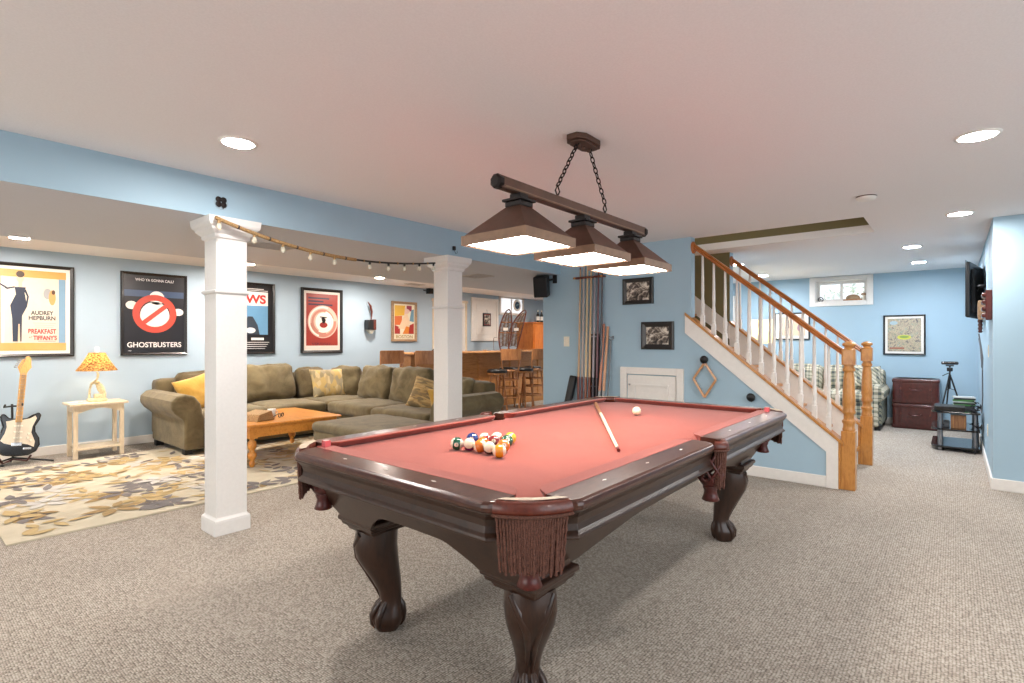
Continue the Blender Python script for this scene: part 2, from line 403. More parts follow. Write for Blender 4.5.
# stairwell above the ceiling
b = mk('olive'); b.box(5.3, 5.4, .6, 3.93, 2.41, 4.5); b.box(6.2, 6.3, .6, 3.93, 2.41, 4.5); b.box(5.3, 6.3, .5, .6, 2.41, 4.5); b.box(5.3, 6.3, 3.93, 4.03, 2.41, 4.5); b.box(5.3, 6.3, .5, 4.03, 4.5, 4.6)
struct(b.build('wall_stairwell'))
# baseboards
def baseb(name, segs):
    b = mk('white')
    for (x0, x1, y0, y1) in segs:
        b.box(x0, x1, y0, y1, 0, .10)
    struct(b.build(name, bev=.006))
baseb('baseboard_back', [(-3.6, 6.85, 7.765, 7.78)])
baseb('baseboard_cue_side', [(5.285, 5.3, .86, 3.93)])
baseb('baseboard_right', [(6.115, 6.13, -3.1, -.235), (6.13, 10.03, -.25, -.235)])
baseb('baseboard_far', [(10.015, 10.03, -.235, 3.83)])
# stair skirt, stringer trim
b = mk('white')
b.prism([(.86, 0), (.86, .31), (2.12, zs(2.12)-.18), (2.12, zs(2.12)), (.77, .41), (.77, 0)], 'x', 5.285, 5.3)
b.prism([(.80, zs(.80)-.03), (2.06, zs(2.06)-.03), (2.06, zs(2.06)), (.80, zs(.80))], 'x', 5.3, 5.4)
b.prism([(.77, 0), (.80, 0), (.80, .43), (.77, .40)], 'x', 5.3, 5.4)
struct(b.build('trim_1', fixn=True))
b = mk('oak')
b.prism([(.73, zs(.73)), (2.12, zs(2.12)), (2.12, zs(2.12)+.03), (.73, zs(.73)+.03)], 'x', 5.275, 5.41)
b.box(5.285, 5.41, .752, .77, 0, .41)
struct(b.build('trim_2', fixn=True, bev=.004))
b = mk('white')
b.prism([(.77, 0), (2.06, 0), (2.06, zs(2.06)), (.77, .41)], 'x', 6.495, 6.51)
b.prism([(2.06, 1.3), (3.83, 2.6), (3.83, zs(3.83)), (2.06, zs(2.06))], 'x', 6.49, 6.505)
b.prism([(.80, zs(.80)-.03), (2.06, zs(2.06)-.03), (2.06, zs(2.06)), (.80, zs(.80))], 'x', 6.51, 6.62)
struct(b.build('trim_3', fixn=True))
b = mk('oak').prism([(.73, zs(.73)), (2.06, zs(2.06)), (2.06, zs(2.06)+.03), (.73, zs(.73)+.03)], 'x', 6.48, 6.63)
b.box(6.495, 6.63, .752, .77, 0, .41)
struct(b.build('trim_4', fixn=True, bev=.004))
# staircase
st = thing('staircase', 'straight staircase with oak treads and white risers between two sloping stringers', 'stairs', (5.95, .75, 0))
for k in range(1, 12):
    y = .75+.243*(k-1); z = .203*k-.012
    mk('oak').box(5.412, 6.49, y, min(y+.285, 3.82), z-.03, z).build('tread', st, world=(5.95, .75, 0), bev=.006)
    mk('white').box(5.412, 6.49, y+.025, y+.04, max(0, z-.203), z-.03).build('riser', st, world=(5.95, .75, 0))
def rz_(y): return 2.24-.818*(2.04-y)
newel_prof = [(.046, .50), (.05, .515), (.044, .53), (.044, .56), (.052, .575), (.052, .59), (.040, .60), (.040, .64), (.050, .655), (.052, .67), (.044, .69),
              (.050, .73), (.048, .80), (.042, .95), (.036, 1.00), (.036, 1.01), (.048, 1.02), (.048, 1.035), (.038, 1.05), (.040, 1.07)]
def balustrade(X, label):
    w = (X, .70, 0); r = thing('stair_railing', label, 'railing', w)
    b = mk('oak'); b.box(X-.052, X+.052, .648, .752, 0, .50)
    b.lathe(newel_prof, 20, T(X, .70, 0))
    b.prism([(X-.05, .66), (X-.04, .65), (X+.04, .65), (X+.05, .66), (X+.05, .74), (X+.04, .75), (X-.04, .75), (X-.05, .74)], 'z', 1.07, 1.20)
    b.lathe([(.054, 1.20), (.036, 1.215), (.034, 1.225), (.052, 1.235), (.052, 1.25), (.036, 1.262), (.018, 1.27), (0.001, 1.273)], 20, T(X, .70, 0))
    b.build('newel_post', r, world=w, bev=.004)
    prof = [(-.03, -.03), (.03, -.03), (.033, -.012), (.026, .0), (.033, .012), (.026, .028), (-.026, .028), (-.033, .012), (-.026, 0), (-.033, -.012)]
    rings = [[(X+p[0], y, rz_(y)+p[1]) for p in prof] for y in (.745, 2.04)]
    mk('oakrail').loft(rings, True, False).build('handrail', r, world=w, fixn=True)
    mk('oakrail').lathe([(.062, 0), (.062, .012), (.048, .02)], 20, T(X, 2.06, rz_(2.03)) @ R(PI/2, 'X')).build('rosette', r, world=w)
    for i in range(11):
        y = .85+.111*i; z0 = zs(y)+.02; z1 = rz_(y)-.02; L = z1-z0
        b = mk('white'); b.box(X-.019, X+.019, y-.019, y+.019, z0-.01, z0+.11)
        b.lathe([(.018, .11), (.013, .118), (.020, .13), (.013, .142), (.016, .16), (.020, .20), (.018, .24), (.013, .30), (.015, .5*L), (.010, L)], 10, T(X, y, z0))
        b.build('baluster', r, world=w)
balustrade(5.35, 'near oak handrail, newel post and white balusters, on the pool table side')
balustrade(6.56, 'far oak handrail with newel post and white balusters, beyond the stairs towards the plaid sofa')

# ---------------------------------------------------------------- columns
def column(x, y, label):
    r = thing('column', label, 'column', (x, y, 0), 0, 'square white columns under the beam')
    c = .098
    mk('colw').box(-c, c, -c, c, .1, 1.99).build('shaft', r, bev=.004)
    b = mk('colw').box(-c-.016, c+.016, -c-.016, c+.016, 0, .085)
    b.loft([[(-d, -d, z), (d, -d, z), (d, d, z), (-d, d, z)] for d, z in ((c+.016, .085), (c+.014, .098), (c+.004, .108), (c, .115))], True, False)
    b.build('base', r, bev=.002)
    b = mk('colw').loft([[(-d, -d, z), (d, -d, z), (d, d, z), (-d, d, z)] for d, z in ((c, 1.585), (c+.014, 1.592), (c+.016, 1.606), (c, 1.612))], True, False)
    b.build('collar', r, bev=.002)
    prof = ((c, 1.945), (c+.012, 1.953), (c+.015, 1.965), (c+.015, 1.975), (c+.026, 1.985), (c+.042, 2.0), (c+.046, 2.015), (c+.058, 2.025), (c+.064, 2.04), (c+.068, 2.079))
    b = mk('colw').loft([[(-d, -d, z), (d, -d, z), (d, d, z), (-d, d, z)] for d, z in prof], True, False)
    b.build('capital', r, bev=.002)
column(1.505, 3.79, 'square white column beside the rug, the left of the two')
column(3.555, 3.79, 'square white column in front of the sectional sofa and bar, the right of the two')

# ---------------------------------------------------------------- pool table
TC = (2.485, 1.54, 0); A = 1.395; B = .72
pt = thing('pool_table', 'dark mahogany pool table with red cloth and fringed leather pockets on claw feet', 'pool table', TC)
pt.scale = (1, 1, 1.021)
pk_corner = .15; hr = .068
# cloth bed with pocket cut-outs
ax, by = A-.10, B-.10
pts = []
def arc(cx, cy, r, a0, a1, n=10): return [(cx+r*math.cos(math.radians(a0+(a1-a0)*i/n)), cy+r*math.sin(math.radians(a0+(a1-a0)*i/n))) for i in range(n+1)]
cx, cy = A-pk_corner+.02, B-pk_corner+.02
pts += arc(-cx, -cy, hr, 150, -60)[::-1][::-1] if False else []
outline = []
outline += [(-cx+.13, -by)] + [(-.125, -by)] + arc(-.04, -by-.02, .06, 160, 20) + [(.045, -by), (cx-.13, -by)]
outline += arc(cx, -cy, hr, 215, 55)
outline += [(ax, -cy+.13), (ax, cy-.13)] + arc(cx, cy, hr, 305, 145)
outline += [(cx-.13, by), (.045, by)] + arc(-.04, by+.02, .06, -20, -160) + [(-.125, by), (-cx+.13, by)]
outline += arc(-cx, cy, hr, 35, -125) + [(-ax, cy-.13), (-ax, -cy+.13)] + arc(-cx, -cy, hr, 125, -35)
mk('cloth').prism(outline, 'z', .752, .775).build('cloth_bed', pt, fixn=True)
# cushions and rails: (axis, sign, start, end)
runs = [('x', -1, -(A-.215), -.135), ('x', -1, .055, A-.215), ('x', 1, -(A-.215), -.135), ('x', 1, .055, A-.215), ('y', -1, -(B-.215), B-.215), ('y', 1, -(B-.215), B-.215)]
for axx, sg, a, e in runs:
    off = B if axx == 'x' else A
    def pt3(al, d, z):  # al along, d inward from the outer edge
        q = sg*(off-d); return (al, q, z) if axx == 'x' else (q, al, z)
    prof = [(.005, .768), (-.004, .774), (-.006, .785), (-.003, .795), (.008, .801), (.105, .803), (.105, .765)]
    b = mk('rail')
    n = len(prof); rings = []
    for al, ex in ((a-.045, 0.028), (a-.03, .008), (a-.012, 0), (e+.012, 0), (e+.03, .008), (e+.045, .028)):
        rings.append([pt3(al, d+ex*(1 if d < .05 else 0), z) for d, z in prof])
    b.loft(rings, True, False)
    b.mat(M['mat'])
    L = e-a
    for f in ((.25, .5, .75) if axx == 'y' else (.2, .5, .8)):
        s_ = a+L*f; d0 = .055; k = .006; k2 = .014
        b.add([pt3(s_-k2, d0, .8035), pt3(s_, d0-k, .8035), pt3(s_+k2, d0, .8035), pt3(s_, d0+k, .8035)], [(0, 1, 2, 3)])
    b.build('rail', pt, fixn=False, bev=.0025)
    b = mk('cloth')
    cp = [(.105, .803), (.125, .804), (.160, .807), (.163, .803), (.132, .776), (.105, .776)]
    rings = [[pt3(al, .105+(d-.105)*k_, z) for d, z in cp] for al, k_ in ((a-.045, .1), (a-.02, .7), (a+.01, 1), (e-.01, 1), (e+.02, .7), (e+.045, .1))]
    b.loft(rings, True, False); b.build('cushion', pt, fixn=True)
# aprons: long profile ring with cut corners
def ringat(d, z, ch):
    x, y = A-d, B-d
    return [(-x+ch, -y, z), (x-ch, -y, z), (x, -y+ch, z), (x, y-ch, z), (x-ch, y, z), (-x+ch, y, z), (-x, y-ch, z), (-x, -y+ch, z)]
b = mk('mahog'); b.loft([ringat(d, z, .19) for d, z in ((.004, .775), (.004, .764), (.010, .757), (.018, .745), (.022, .725), (.020, .708), (.010, .698), (.006, .692), (.008, .686), (.03, .680), (.10, .676))], False, False)
b.build('apron', pt, bev=.002)
# cabinet with arched lower edge
def cabpanel(TH, fx):
    vs = []; fs = []; n = 40
    for i in range(n+1):
        s_ = -1+2*i/n; e_ = max(0, 1-abs(s_)/TH)
        zb = .487+.085*(min(1, e_*2.2))**.8*(.55+.45*(1-s_*s_)) if abs(s_) < TH else .487
        for z in (.68, .68*.5+zb*.5, zb):
            k = (.68-z)/.193; off = .095+.115*k
            vs.append(fx(s_, off, z))
    for i in range(n):
        for j in range(2): a_ = i*3+j; fs.append((a_, a_+1, a_+4, a_+3))
    return vs, fs
for sg in (-1, 1):
    for ax_ in (0, 1):
        if ax_ == 0: fx = lambda s_, off, z: (s_*(A-off), sg*(B-off), z)
        else: fx = lambda s_, off, z: (sg*(A-off), s_*(B-off), z)
        vs, fs = cabpanel(.76 if ax_ == 0 else .60, fx)
        o = MB().mat(M['mahog']).add(vs, fs).build('cabinet_panel', pt)
        so = o.modifiers.new('solid', 'SOLIDIFY'); so.thickness = .022; so.offset = -1 if (sg > 0) == (ax_ == 1) else 1
b = mk('black').box(-A+.2, A-.2, -B+.2, B-.2, .60, .745); b.build('slate_bed', pt)
# legs
def leg(sx, sy):
    X0, Y0 = sx*(A-.33-(.04 if sx > 0 else 0)), sy*(B-.29); d = Vector((sx, sy, 0)).normalized()
    yaw = math.atan2(d.y, d.x)
    b = mk('mahogleg')
    sec = [(.60, .092), (.50, .10), (.497, .118), (.492, .122), (.478, .122), (.472, .113), (.458, .108), (.450, .095), (.435, .087)]
    q = lambda h_, z: [(X0-h_, Y0-h_, z), (X0+h_, Y0-h_, z), (X0+h_, Y0+h_, z), (X0-h_, Y0+h_, z)]
    b.loft([q(h_, z) for z, h_ in sec], True, False)
    lg = b.build('leg', pt, bev=.003)
    prof = [(.44, .0, .086, .086), (.41, .004, .088, .089), (.37, .008, .090, .090), (.32, .0, .086, .084), (.27, -.018, .074, .070), (.22, -.038, .061, .056),
            (.17, -.054, .049, .046), (.13, -.060, .044, .042), (.10, -.058, .048, .047), (.07, -.050, .060, .060), (.045, -.045, .066, .064), (.02, -.045, .058, .056), (.0, -.045, .046, .046)]
    b = mk('mahogleg'); rings = []
    for z, o_, ra, rb in prof:
        ring = []
        for j in range(24):
            a_ = 2*PI*j/24; c_, s_ = math.cos(a_), math.sin(a_); e_ = .72
            px = o_+ra*math.copysign(abs(c_)**e_, c_)*(1+.06*(abs(math.cos(2*a_))**8)); py = rb*math.copysign(abs(s_)**e_, s_)
            ring.append((X0+px*math.cos(yaw)-py*math.sin(yaw), Y0+px*math.sin(yaw)+py*math.cos(yaw), z))
        rings.append(ring)
    b.loft(rings, True, True)
    Z = T(X0, Y0, 0) @ R(yaw, 'Z')
    for s_ in (-1, 1):  # carved scroll ridges down the knee
        b.tube([(.06, s_*.07, .43), (.082, s_*.045, .38), (.082, s_*.02, .32), (.044, s_*.012, .25), (.004, s_*.010, .18), (-.018, s_*.008, .13)], [.014, .016, .014, .011, .008, .005], 8, Z)
    b.build('cabriole_shaft', lg)
    b = mk('mahogleg')
    for k in (-62, -20, 20, 62, 180):
        c_, s_ = math.cos(math.radians(k)), math.sin(math.radians(k))
        b.tube([(-.06+.036*c_, .036*s_, .125), (-.054+.054*c_, .052*s_, .098), (-.046+.067*c_, .065*s_, .065), (-.045+.066*c_, .064*s_, .03), (-.045+.056*c_, .054*s_, .008)], [.011, .016, .016, .012, .005], 8, Z)
    b.build('claw_foot', lg)
for sx in (-1, 1):
    for sy in (-1, 1): leg(sx, sy)
# pockets
def pocket(cx, cy, ang, corner):
    Z = T(cx, cy, 0) @ R(ang, 'Z')      # local +X points outwards
    half = 56 if corner else 80
    def rad(th): return (.105+.032*(abs(th)/half)**2.2) if corner else .050+.006*(abs(th)/half)**2
    def pth(th, r, z): a_ = math.radians(th); return (r*math.cos(a_), r*math.sin(a_), z)
    cxo = 0 if corner else .012
    ths = [-half+2*half*i/20 for i in range(21)]
    b = mk('leather'); inner = .062 if corner else .03
    rings = []
    for th in ths:
        ro = rad(th); ri = max(inner, ro-(.045 if corner else .02))
        rings.append([Vector(pth(th, ro-.012, .806)), Vector(pth(th, ro-.002, .798)), Vector(pth(th, ro+.004, .780)), Vector(pth(th, ro, .768)), Vector(pth(th, ro-.01, .764)), Vector(pth(th, ri, .765)), Vector(pth(th, ri, .800))])
    rings = [[(p.x+cxo, p.y, p.z) for p in r] for r in rings]
    b.loft(rings, True, True, True, Z)
    b.mat(M['worn'] if corner else M['leather'])
    n7 = []
    vs = []; fs = []
    for th in ths:
        ro = rad(th); ri = max(inner, ro-(.045 if corner else .02))
        p, q = pth(th, ri-.003, .8065), pth(th, ro-.014, .8085); vs += [(p[0]+cxo, p[1], p[2]), (q[0]+cxo, q[1], q[2])]
    for i in range(20): fs.append((2*i, 2*i+1, 2*i+3, 2*i+2))
    b.add(vs, fs, True, Z)
    pk = b.build('pocket', pt)
    # fringe: twisted cords
    b = mk('fringe'); nc = 26 if corner else 12
    L = .165
    for layer in (0, 1):
        for i in range(nc):
            th = -half*.97+2*half*.97*(i+.5*layer)/(nc-.5)
            ro = rad(th)-.008-.008*layer; jit = random.uniform(-.004, .004)
            ptsq = []; rs = []
            for k in range(15):
                f = k/14; a_ = math.radians(th)
                rr = ro-.012*f+jit*f
                ptsq.append((rr*math.cos(a_)*1+cxo, rr*math.sin(a_), .765-L*f-(jit*2*f))); rs.append(.0046+.0014*math.sin(k*2.1+i))
            b.tube(ptsq, rs, 6, Z)
    rings = []
    for th in ths:
        ro = rad(th); rings.append([(lambda q: (q[0]+cxo, q[1], q[2]))(pth(th, ro+dx, z)) for dx, z in ((.003, .770), (.007, .765), (.003, .760), (-.01, .764))])
    b.loft(rings, True, True, True, Z)
    b.build('fringe', pk)
    # net basket and tassel
    b = mk('net'); nx = .075 if corner else .06
    R0 = .052
    for s_ in (1, -1):
        for i in range(8):
            ptsq = []
            for k in range(9):
                f = k/8; a_ = 2*PI*i/8+s_*f*1.6; rr = R0*(1-.1*f+.22*math.sin(f*PI))*(1 if f < .8 else 1-.9*(f-.8)/.2*.7)
                ptsq.append((nx-.075+rr*math.cos(a_), rr*math.sin(a_), .75-.15*f))
            b.tube(ptsq, .0065, 6, Z)
    b.lathe([(.03, .605), (.034, .59), (.027, .575), (.031, .555), (.039, .535), (.034, .532)], 14, Z @ T(nx-.075, 0, 0))
    b.lathe([(.046, .64), (.05, .62), (.036, .60), (.01, .595)], 14, Z @ T(nx-.075, 0, 0))
    b.build('pocket_net', pk)
cx, cy = A-pk_corner, B-pk_corner
for sx in (-1, 1):
    for sy in (-1, 1): pocket(sx*cx, sy*cy, math.atan2(sy, sx), True)
pocket(-.04, -B+.025, -PI/2, False); pocket(-.04, B-.025, PI/2, False)

# billiard balls
BALLS = [((1.633, 1.683), (20, 84, 62), 1, '14'), ((1.655, 1.628), (120, 40, 90), 1, '12'), ((1.708, 1.598), (214, 110, 34), 0, '5'), ((1.657, 1.566), (218, 120, 40), 1, '13'),
         ((1.655, 1.508), (26, 50, 60), 1, '10'), ((1.634, 1.436), (226, 150, 34), 1, '9'), ((1.756, 1.709), (28, 56, 120), 0, '2'), ((1.793, 1.664), (150, 34, 38), 1, '11'),
         ((1.843, 1.634), (190, 60, 44), 1, '15'), ((1.771, 1.587), (120, 30, 34), 0, '7'), ((1.882, 1.586), (222, 180, 60), 0, '1'), ((1.817, 1.551), (26, 90, 64), 0, '6'), ((1.727, 1.494), (206, 116, 40), 0, '3')]
BL = ['green and white striped ball at the left end of the racked balls', 'mostly white ball next to the green striped ball in the front row', 'solid orange ball tucked behind the front row of racked balls',
      'orange and white striped ball in the middle of the front row', 'mostly white ball directly left of the nearest orange ball', 'orange yellow striped ball nearest the fringed corner pocket',
      'solid blue ball in the back row of the rack', 'dark red and white striped ball in the middle of the back row', 'white ball with a red band behind, beside the yellow ball',
      'dark red solid ball inside the rack behind the white balls', 'solid yellow ball at the far right tip of the rack', 'solid green ball between the yellow ball and the nearer orange ball', 'solid orange ball directly behind the nearest ball on the red cloth']
ROT = {0: (-.6, .75, .1), 1: (-.75, -.55, .5), 3: (.55, -.75, .3), 4: (-.8, -.5, .45), 5: (.6, -.7, .05), 7: (-.2, .4, .9), 8: (-.5, -.2, .85)}
def ballmesh(c, stripe, rad=.0285):
    b = MB(); n = 24; m = 16; w = ink((228, 216, 190)); cm = flat('ball_paint', c, .08, .8)
    rings = []
    for i in range(1, m): a_ = PI*i/m; rings.append([(rad*math.sin(a_)*math.cos(2*PI*j/n), rad*math.sin(a_)*math.sin(2*PI*j/n), -rad*math.cos(a_)) for j in range(n)])
    for i in range(m-2):
        mid = (i+1.5)/m
        b.mat(cm if (not stripe or .30 < mid < .70) else w); b.loft([rings[i], rings[i+1]], False, True)
    b.mat(w if stripe else cm)
    b.add(rings[0]+[(0, 0, -rad)], [(j, n, (j+1) % n) for j in range(n)], True); b.add(rings[-1]+[(0, 0, rad)], [(j, (j+1) % n, n) for j in range(n)], True)
    return b
for (q, c, s_, num), lab in zip(BALLS, BL):
    b = ballmesh(c, s_)
    # number spot on the band
    b.mat(ink((232, 224, 204))); r = .0285
    sp = [(r*math.cos(.34)*1.006, r*math.sin(.34)*math.cos(2*PI*k/14), r*math.sin(.34)*math.sin(2*PI*k/14)) for k in range(14)]
    b.add([(r*1.012, 0, 0)]+sp, [(0, k+1, (k+1) % 14+1) for k in range(14)], True)
    b.mat(ink((20, 20, 20))); b.text(num, 0, -.0045, .012, X=R(PI/2, 'Z') @ T(0, -r*1.02, 0))
    bo = b.build('billiard_ball', fixn=False)
    tag(bo, lab, 'pool ball', 'racked pool balls')
    bo.location = (q[0], q[1], .775*1.021+.0287)
    k = BL.index(lab)
    if k in ROT: bo.rotation_euler = Vector(ROT[k]).to_track_quat('Z', 'Y').to_euler()
    else: bo.rotation_euler = (random.uniform(-.3, .3), random.uniform(-.6, .0), random.uniform(3.2, 4.2))
cb = MB().mat(M['mat'])
cb = MB(); cb.mat(flat('cue_ball_paint', (236, 222, 190), .08, .8)); cb.sphere((0, 0, 0), .0285, 28)
o = cb.build('cue_ball'); tag(o, 'white cue ball alone near the far end of the red cloth', 'pool ball'); o.location = (3.144, 1.58, .775*1.021+.0287)
# cue lying on the cloth: butt near far side pocket, thick end near camera
cq = thing('pool_cue', 'pale wood pool cue lying across the red cloth of the pool table', 'cue')
p0 = Vector((3.42, 2.05, .806)); p1 = Vector((2.05, 1.115, .800))
dd = (p1-p0)
b = mk('birch'); b.tube([p0+dd*.32, p1-dd*.03], [.010, .0075], 12); cqs = b.build('shaft', cq)
b = mk('stool'); b.tube([p0, p0+dd*.32], [.013, .010], 12); b.build('butt', cq)
b = MB().mat(ink((110, 40, 36))); b.tube([p1-dd*.03, p1], [.0076, .0074], 12); b.build('tip', cq)
for (x, y), lab in (((1.224, 2.06), 'cube of red chalk on the left corner of the pool table rail near the rug'), ((3.66, .925), 'cube of red chalk on the right end of the pool table rail near the stairs')):
    b = MB().mat(ink((206, 90, 96))); b.lathe([(.018, 0), (.019, .002), (.019, .026), (.014, .0275)], 4, R(PI/4, 'Z'), False)
    b.mat(ink((236, 214, 210))); b.lathe([(.013, .0277), (.011, .0265), (.004, .026)], 12)
    o = b.build('chalk_cube'); tag(o, lab, 'chalk'); o.location = (x, y, .8205)

# ---------------------------------------------------------------- pool table lamp
LP = thing('pool_table_light', 'bronze three-shade pool table light hanging on chains from the ceiling', 'lamp', (2.37, 1.5, 0))
Lw = (2.37, 1.5, 0)
bz = 1.955
b = mk('bronze'); b.box(1.70, 3.06, 1.478, 1.522, bz-.026, bz+.026); b.mat(M['bronzeband']).box(1.72, 3.04, 1.474, 1.526, bz-.022, bz-.012)
b.build('bar', LP, world=Lw, bev=.004)
for x in (1.695, 3.065):
    b = mk('dark'); b.loft([[(x+dx, 1.5+r*math.cos(PI/8+k*PI/4), bz+r*math.sin(PI/8+k*PI/4)) for k in range(8)] for dx, r in ((-.018, .022), (-.012, .032), (.012, .032), (.018, .022))], True, False)
    b.build('end_cap', LP, world=Lw)
for x in (1.84, 2.37, 2.90):
    b = mk('dark'); b.box(x-.03, x+.03, 1.47, 1.53, 1.905, 1.93); b.box(x-.055, x+.055, 1.445, 1.555, 1.893, 1.905); b.box(x-.045, x+.045, 1.455, 1.545, 1.87, 1.893)
    b.lathe([(.02, 1.90), (.02, 1.94)], 8, T(x, 1.5, 0)); b.build('shade_collar', LP, world=Lw, bev=.003)
    h = .183
    q = lambda d, z: [(x-d, 1.5-d, z), (x+d, 1.5-d, z), (x+d, 1.5+d, z), (x-d, 1.5+d, z)]
    b = mk('bronze'); b.loft([q(.04, 1.872), q(h-.005, 1.735)], False, False)
    b.mat(M['bronzeband']).loft([q(h-.005, 1.737), q(h, 1.737), q(h, 1.695), q(h-.006, 1.695), q(h-.006, 1.735)], False, False)
    s_ = b.build('lamp_shade', LP, world=Lw)
    b = mk('diff'); b.add(q(h-.02, 1.706), [(3, 2, 1, 0)]); b.add(q(.11, 1.700), [(3, 2, 1, 0)])
    b.mat(M['ivory']); rings = [q(h-.006, 1.712), q(h-.006, 1.699), q(h-.02, 1.699), q(h-.02, 1.708)]; b.loft(rings, False, False)
    b.build('diffuser', s_, world=(0, 0, 0) if False else Lw)
# chains
def chain(p, q, n):
    p, q = Vector(p), Vector(q); d = (q-p); dn = d.normalized(); b = mk('dark')
    L = d.length/n
    sidev = dn.cross(Vector((0, 1, 0))).normalized(); s2 = dn.cross(sidev)
    for i in range(n):
        c = p+d*(i+.5)/n; u = sidev if i % 2 else s2
        ptsq = [c+dn*(L*.62*math.cos(2*PI*k/12))+u*(.010*math.sin(2*PI*k/12)) for k in range(13)]
        b.tube(ptsq, .0032, 6)
    return b
can = [(2.33, 1.5, 2.31), (2.43, 1.5, 2.31)]
for (a_, e_) in ((can[0], (2.14, 1.5, 2.035)), (can[1], (2.60, 1.5, 2.04))):
    chain(a_, e_, 11).build('chain', LP, world=Lw)
    b = mk('dark'); x = e_[0]; b.tube([(x, 1.5, 1.985), (x-.018, 1.5, 2.01), (x, 1.5, 2.04), (x+.018, 1.5, 2.01), (x, 1.5, 1.985)], .004, 6); b.build('chain_hook', LP, world=Lw)
b = mk('bronze'); b.prism([(2.38+x*.115, 1.5+y*.06) for x, y in ((-1, -.5), (-.6, -1), (.6, -1), (1, -.5), (1, .5), (.6, 1), (-.6, 1), (-1, .5))], 'z', CZ-.028, CZ)
b.prism([(2.38+x*.095, 1.5+y*.048) for x, y in ((-1, -.5), (-.6, -1), (.6, -1), (1, -.5), (1, .5), (.6, 1), (-.6, 1), (-1, .5))], 'z', CZ-.038, CZ-.028)
for x in (2.33, 2.38, 2.43): b.lathe([(.008, CZ-.055), (.010, CZ-.045), (.008, CZ-.036)], 10, T(x, 1.5, 0))
b.build('canopy', LP, world=Lw, bev=.003, fixn=True)

# ---------------------------------------------------------------- ceiling fixtures
def recessed(x, y, z, label, dim=False, r=.075):
    t_ = thing('recessed_light', label, 'ceiling light', (x, y, z), 0, 'recessed ceiling lights')
    b = mk('white'); b.lathe([(r+.022, 0), (r+.020, -.006), (r, -.008), (r, -.002)], 28); b.build('trim_ring', t_)
    b = mk(['glow', 'glow2', 'glow3'][int(dim)]); b.add([(r*math.cos(2*PI*k/24), -r*math.sin(2*PI*k/24), -.004) for k in range(24)], [tuple(range(24))]); b.build('lens', t_)
for x, y, z, lab, dm in ((1.23, 2.94, CZ, 'glowing round ceiling light left of the beam above the near column', 0), (3.64, -.09, CZ, 'glowing round ceiling light at the upper right of the photo, nearest the camera', 0),
        (5.76, -.03, CZ, 'glowing round ceiling light beside the corner of the right wall', 0), (7.43, .37, CZ, 'nearer glowing round ceiling light over the television corner', 2), (8.94, .37, CZ, 'farther glowing round ceiling light over the television corner', 2),
        (9.15, 2.38, CZ, 'glowing round ceiling light seen over the far stair handrail', 2), (.87, 6.96, BZ, 'glowing round ceiling light above the poster with a woman in a dark dress', 1), (5.07, 6.96, BZ, 'glowing round ceiling light above the wall sconce', 1),
        (3.08, 7.06, BZ, 'glowing round ceiling light right of the near column above the sofa', 1), (-1.2, 2.94, CZ, 'added round fill light out of frame to the left of the pool table', 0), (0.6, -1.6, CZ, 'added round fill light behind the camera', 0), (-1.4, 6.96, BZ, 'added round fill light out of frame above the guitars', 1),
        (7.0, 6.15, BZ, 'added round fill light over the bar stools, hidden behind the dropped ceiling', 1), (9.2, 6.15, BZ, 'added round fill light over the right end of the bar, hidden behind the dropped ceiling', 1), (2.2, 6.2, BZ, 'added round fill light over the coffee table, hidden behind the dropped ceiling', 1), (5.8, 2.4, 4.5, 'added unseen fill light at the top of the stairwell', 1), (7.6, 2.3, CZ, 'added round fill light behind the staircase', 2)):  # all added fill, put in to brighten bar, sofa, stairwell and far room
    recessed(x, y, z, lab, dm)
def vent(x, y, z, w, d, label, rz=0):
    t_ = thing('ceiling_vent', label, 'vent', (x, y, z), rz, 'ceiling vents')
    b = mk('ventw'); b.box(-w, w, -d, -d+.02, -.008, 0); b.box(-w, w, d-.02, d, -.008, 0); b.box(-w, -w+.02, -d, d, -.008, 0); b.box(w-.02, w, -d, d, -.008, 0); b.build('frame', t_)
    b = mk('ventd').box(-w+.02, w-.02, -d+.02, d-.02, -.002, 0); b.build('backing', t_)
    b = mk('ventw')
    k = int((2*d-.04)/.02)
    for i in range(k): y0 = -d+.02+i*.02; b.box(-w+.02, w-.02, y0+.004, y0+.012, -.007, -.002)
    b.build('louvres', t_)
vent(2.12, 4.45, SZ, .19, .12, 'white slatted ceiling vent in the dropped ceiling beside the near column')
vent(4.73, 4.52, SZ, .14, .16, 'white slatted ceiling vent in the dropped ceiling right of the far column')
vent(6.05, 7.3, BZ, .16, .10, 'white slatted ceiling vent above the framed city poster')
t_ = thing('smoke_detector', 'flat round white smoke detector on the ceiling left of the far recessed light', 'smoke detector', (4.65, .50, CZ))
mk('white').lathe([(.062, 0), (.065, -.01), (.06, -.022), (.045, -.03), (.01, -.032)], 28).build('cover', t_)
mk('trunk').lathe([(.066, -.001), (.067, -.004), (.064, -.007)], 28).build('red_band', t_)

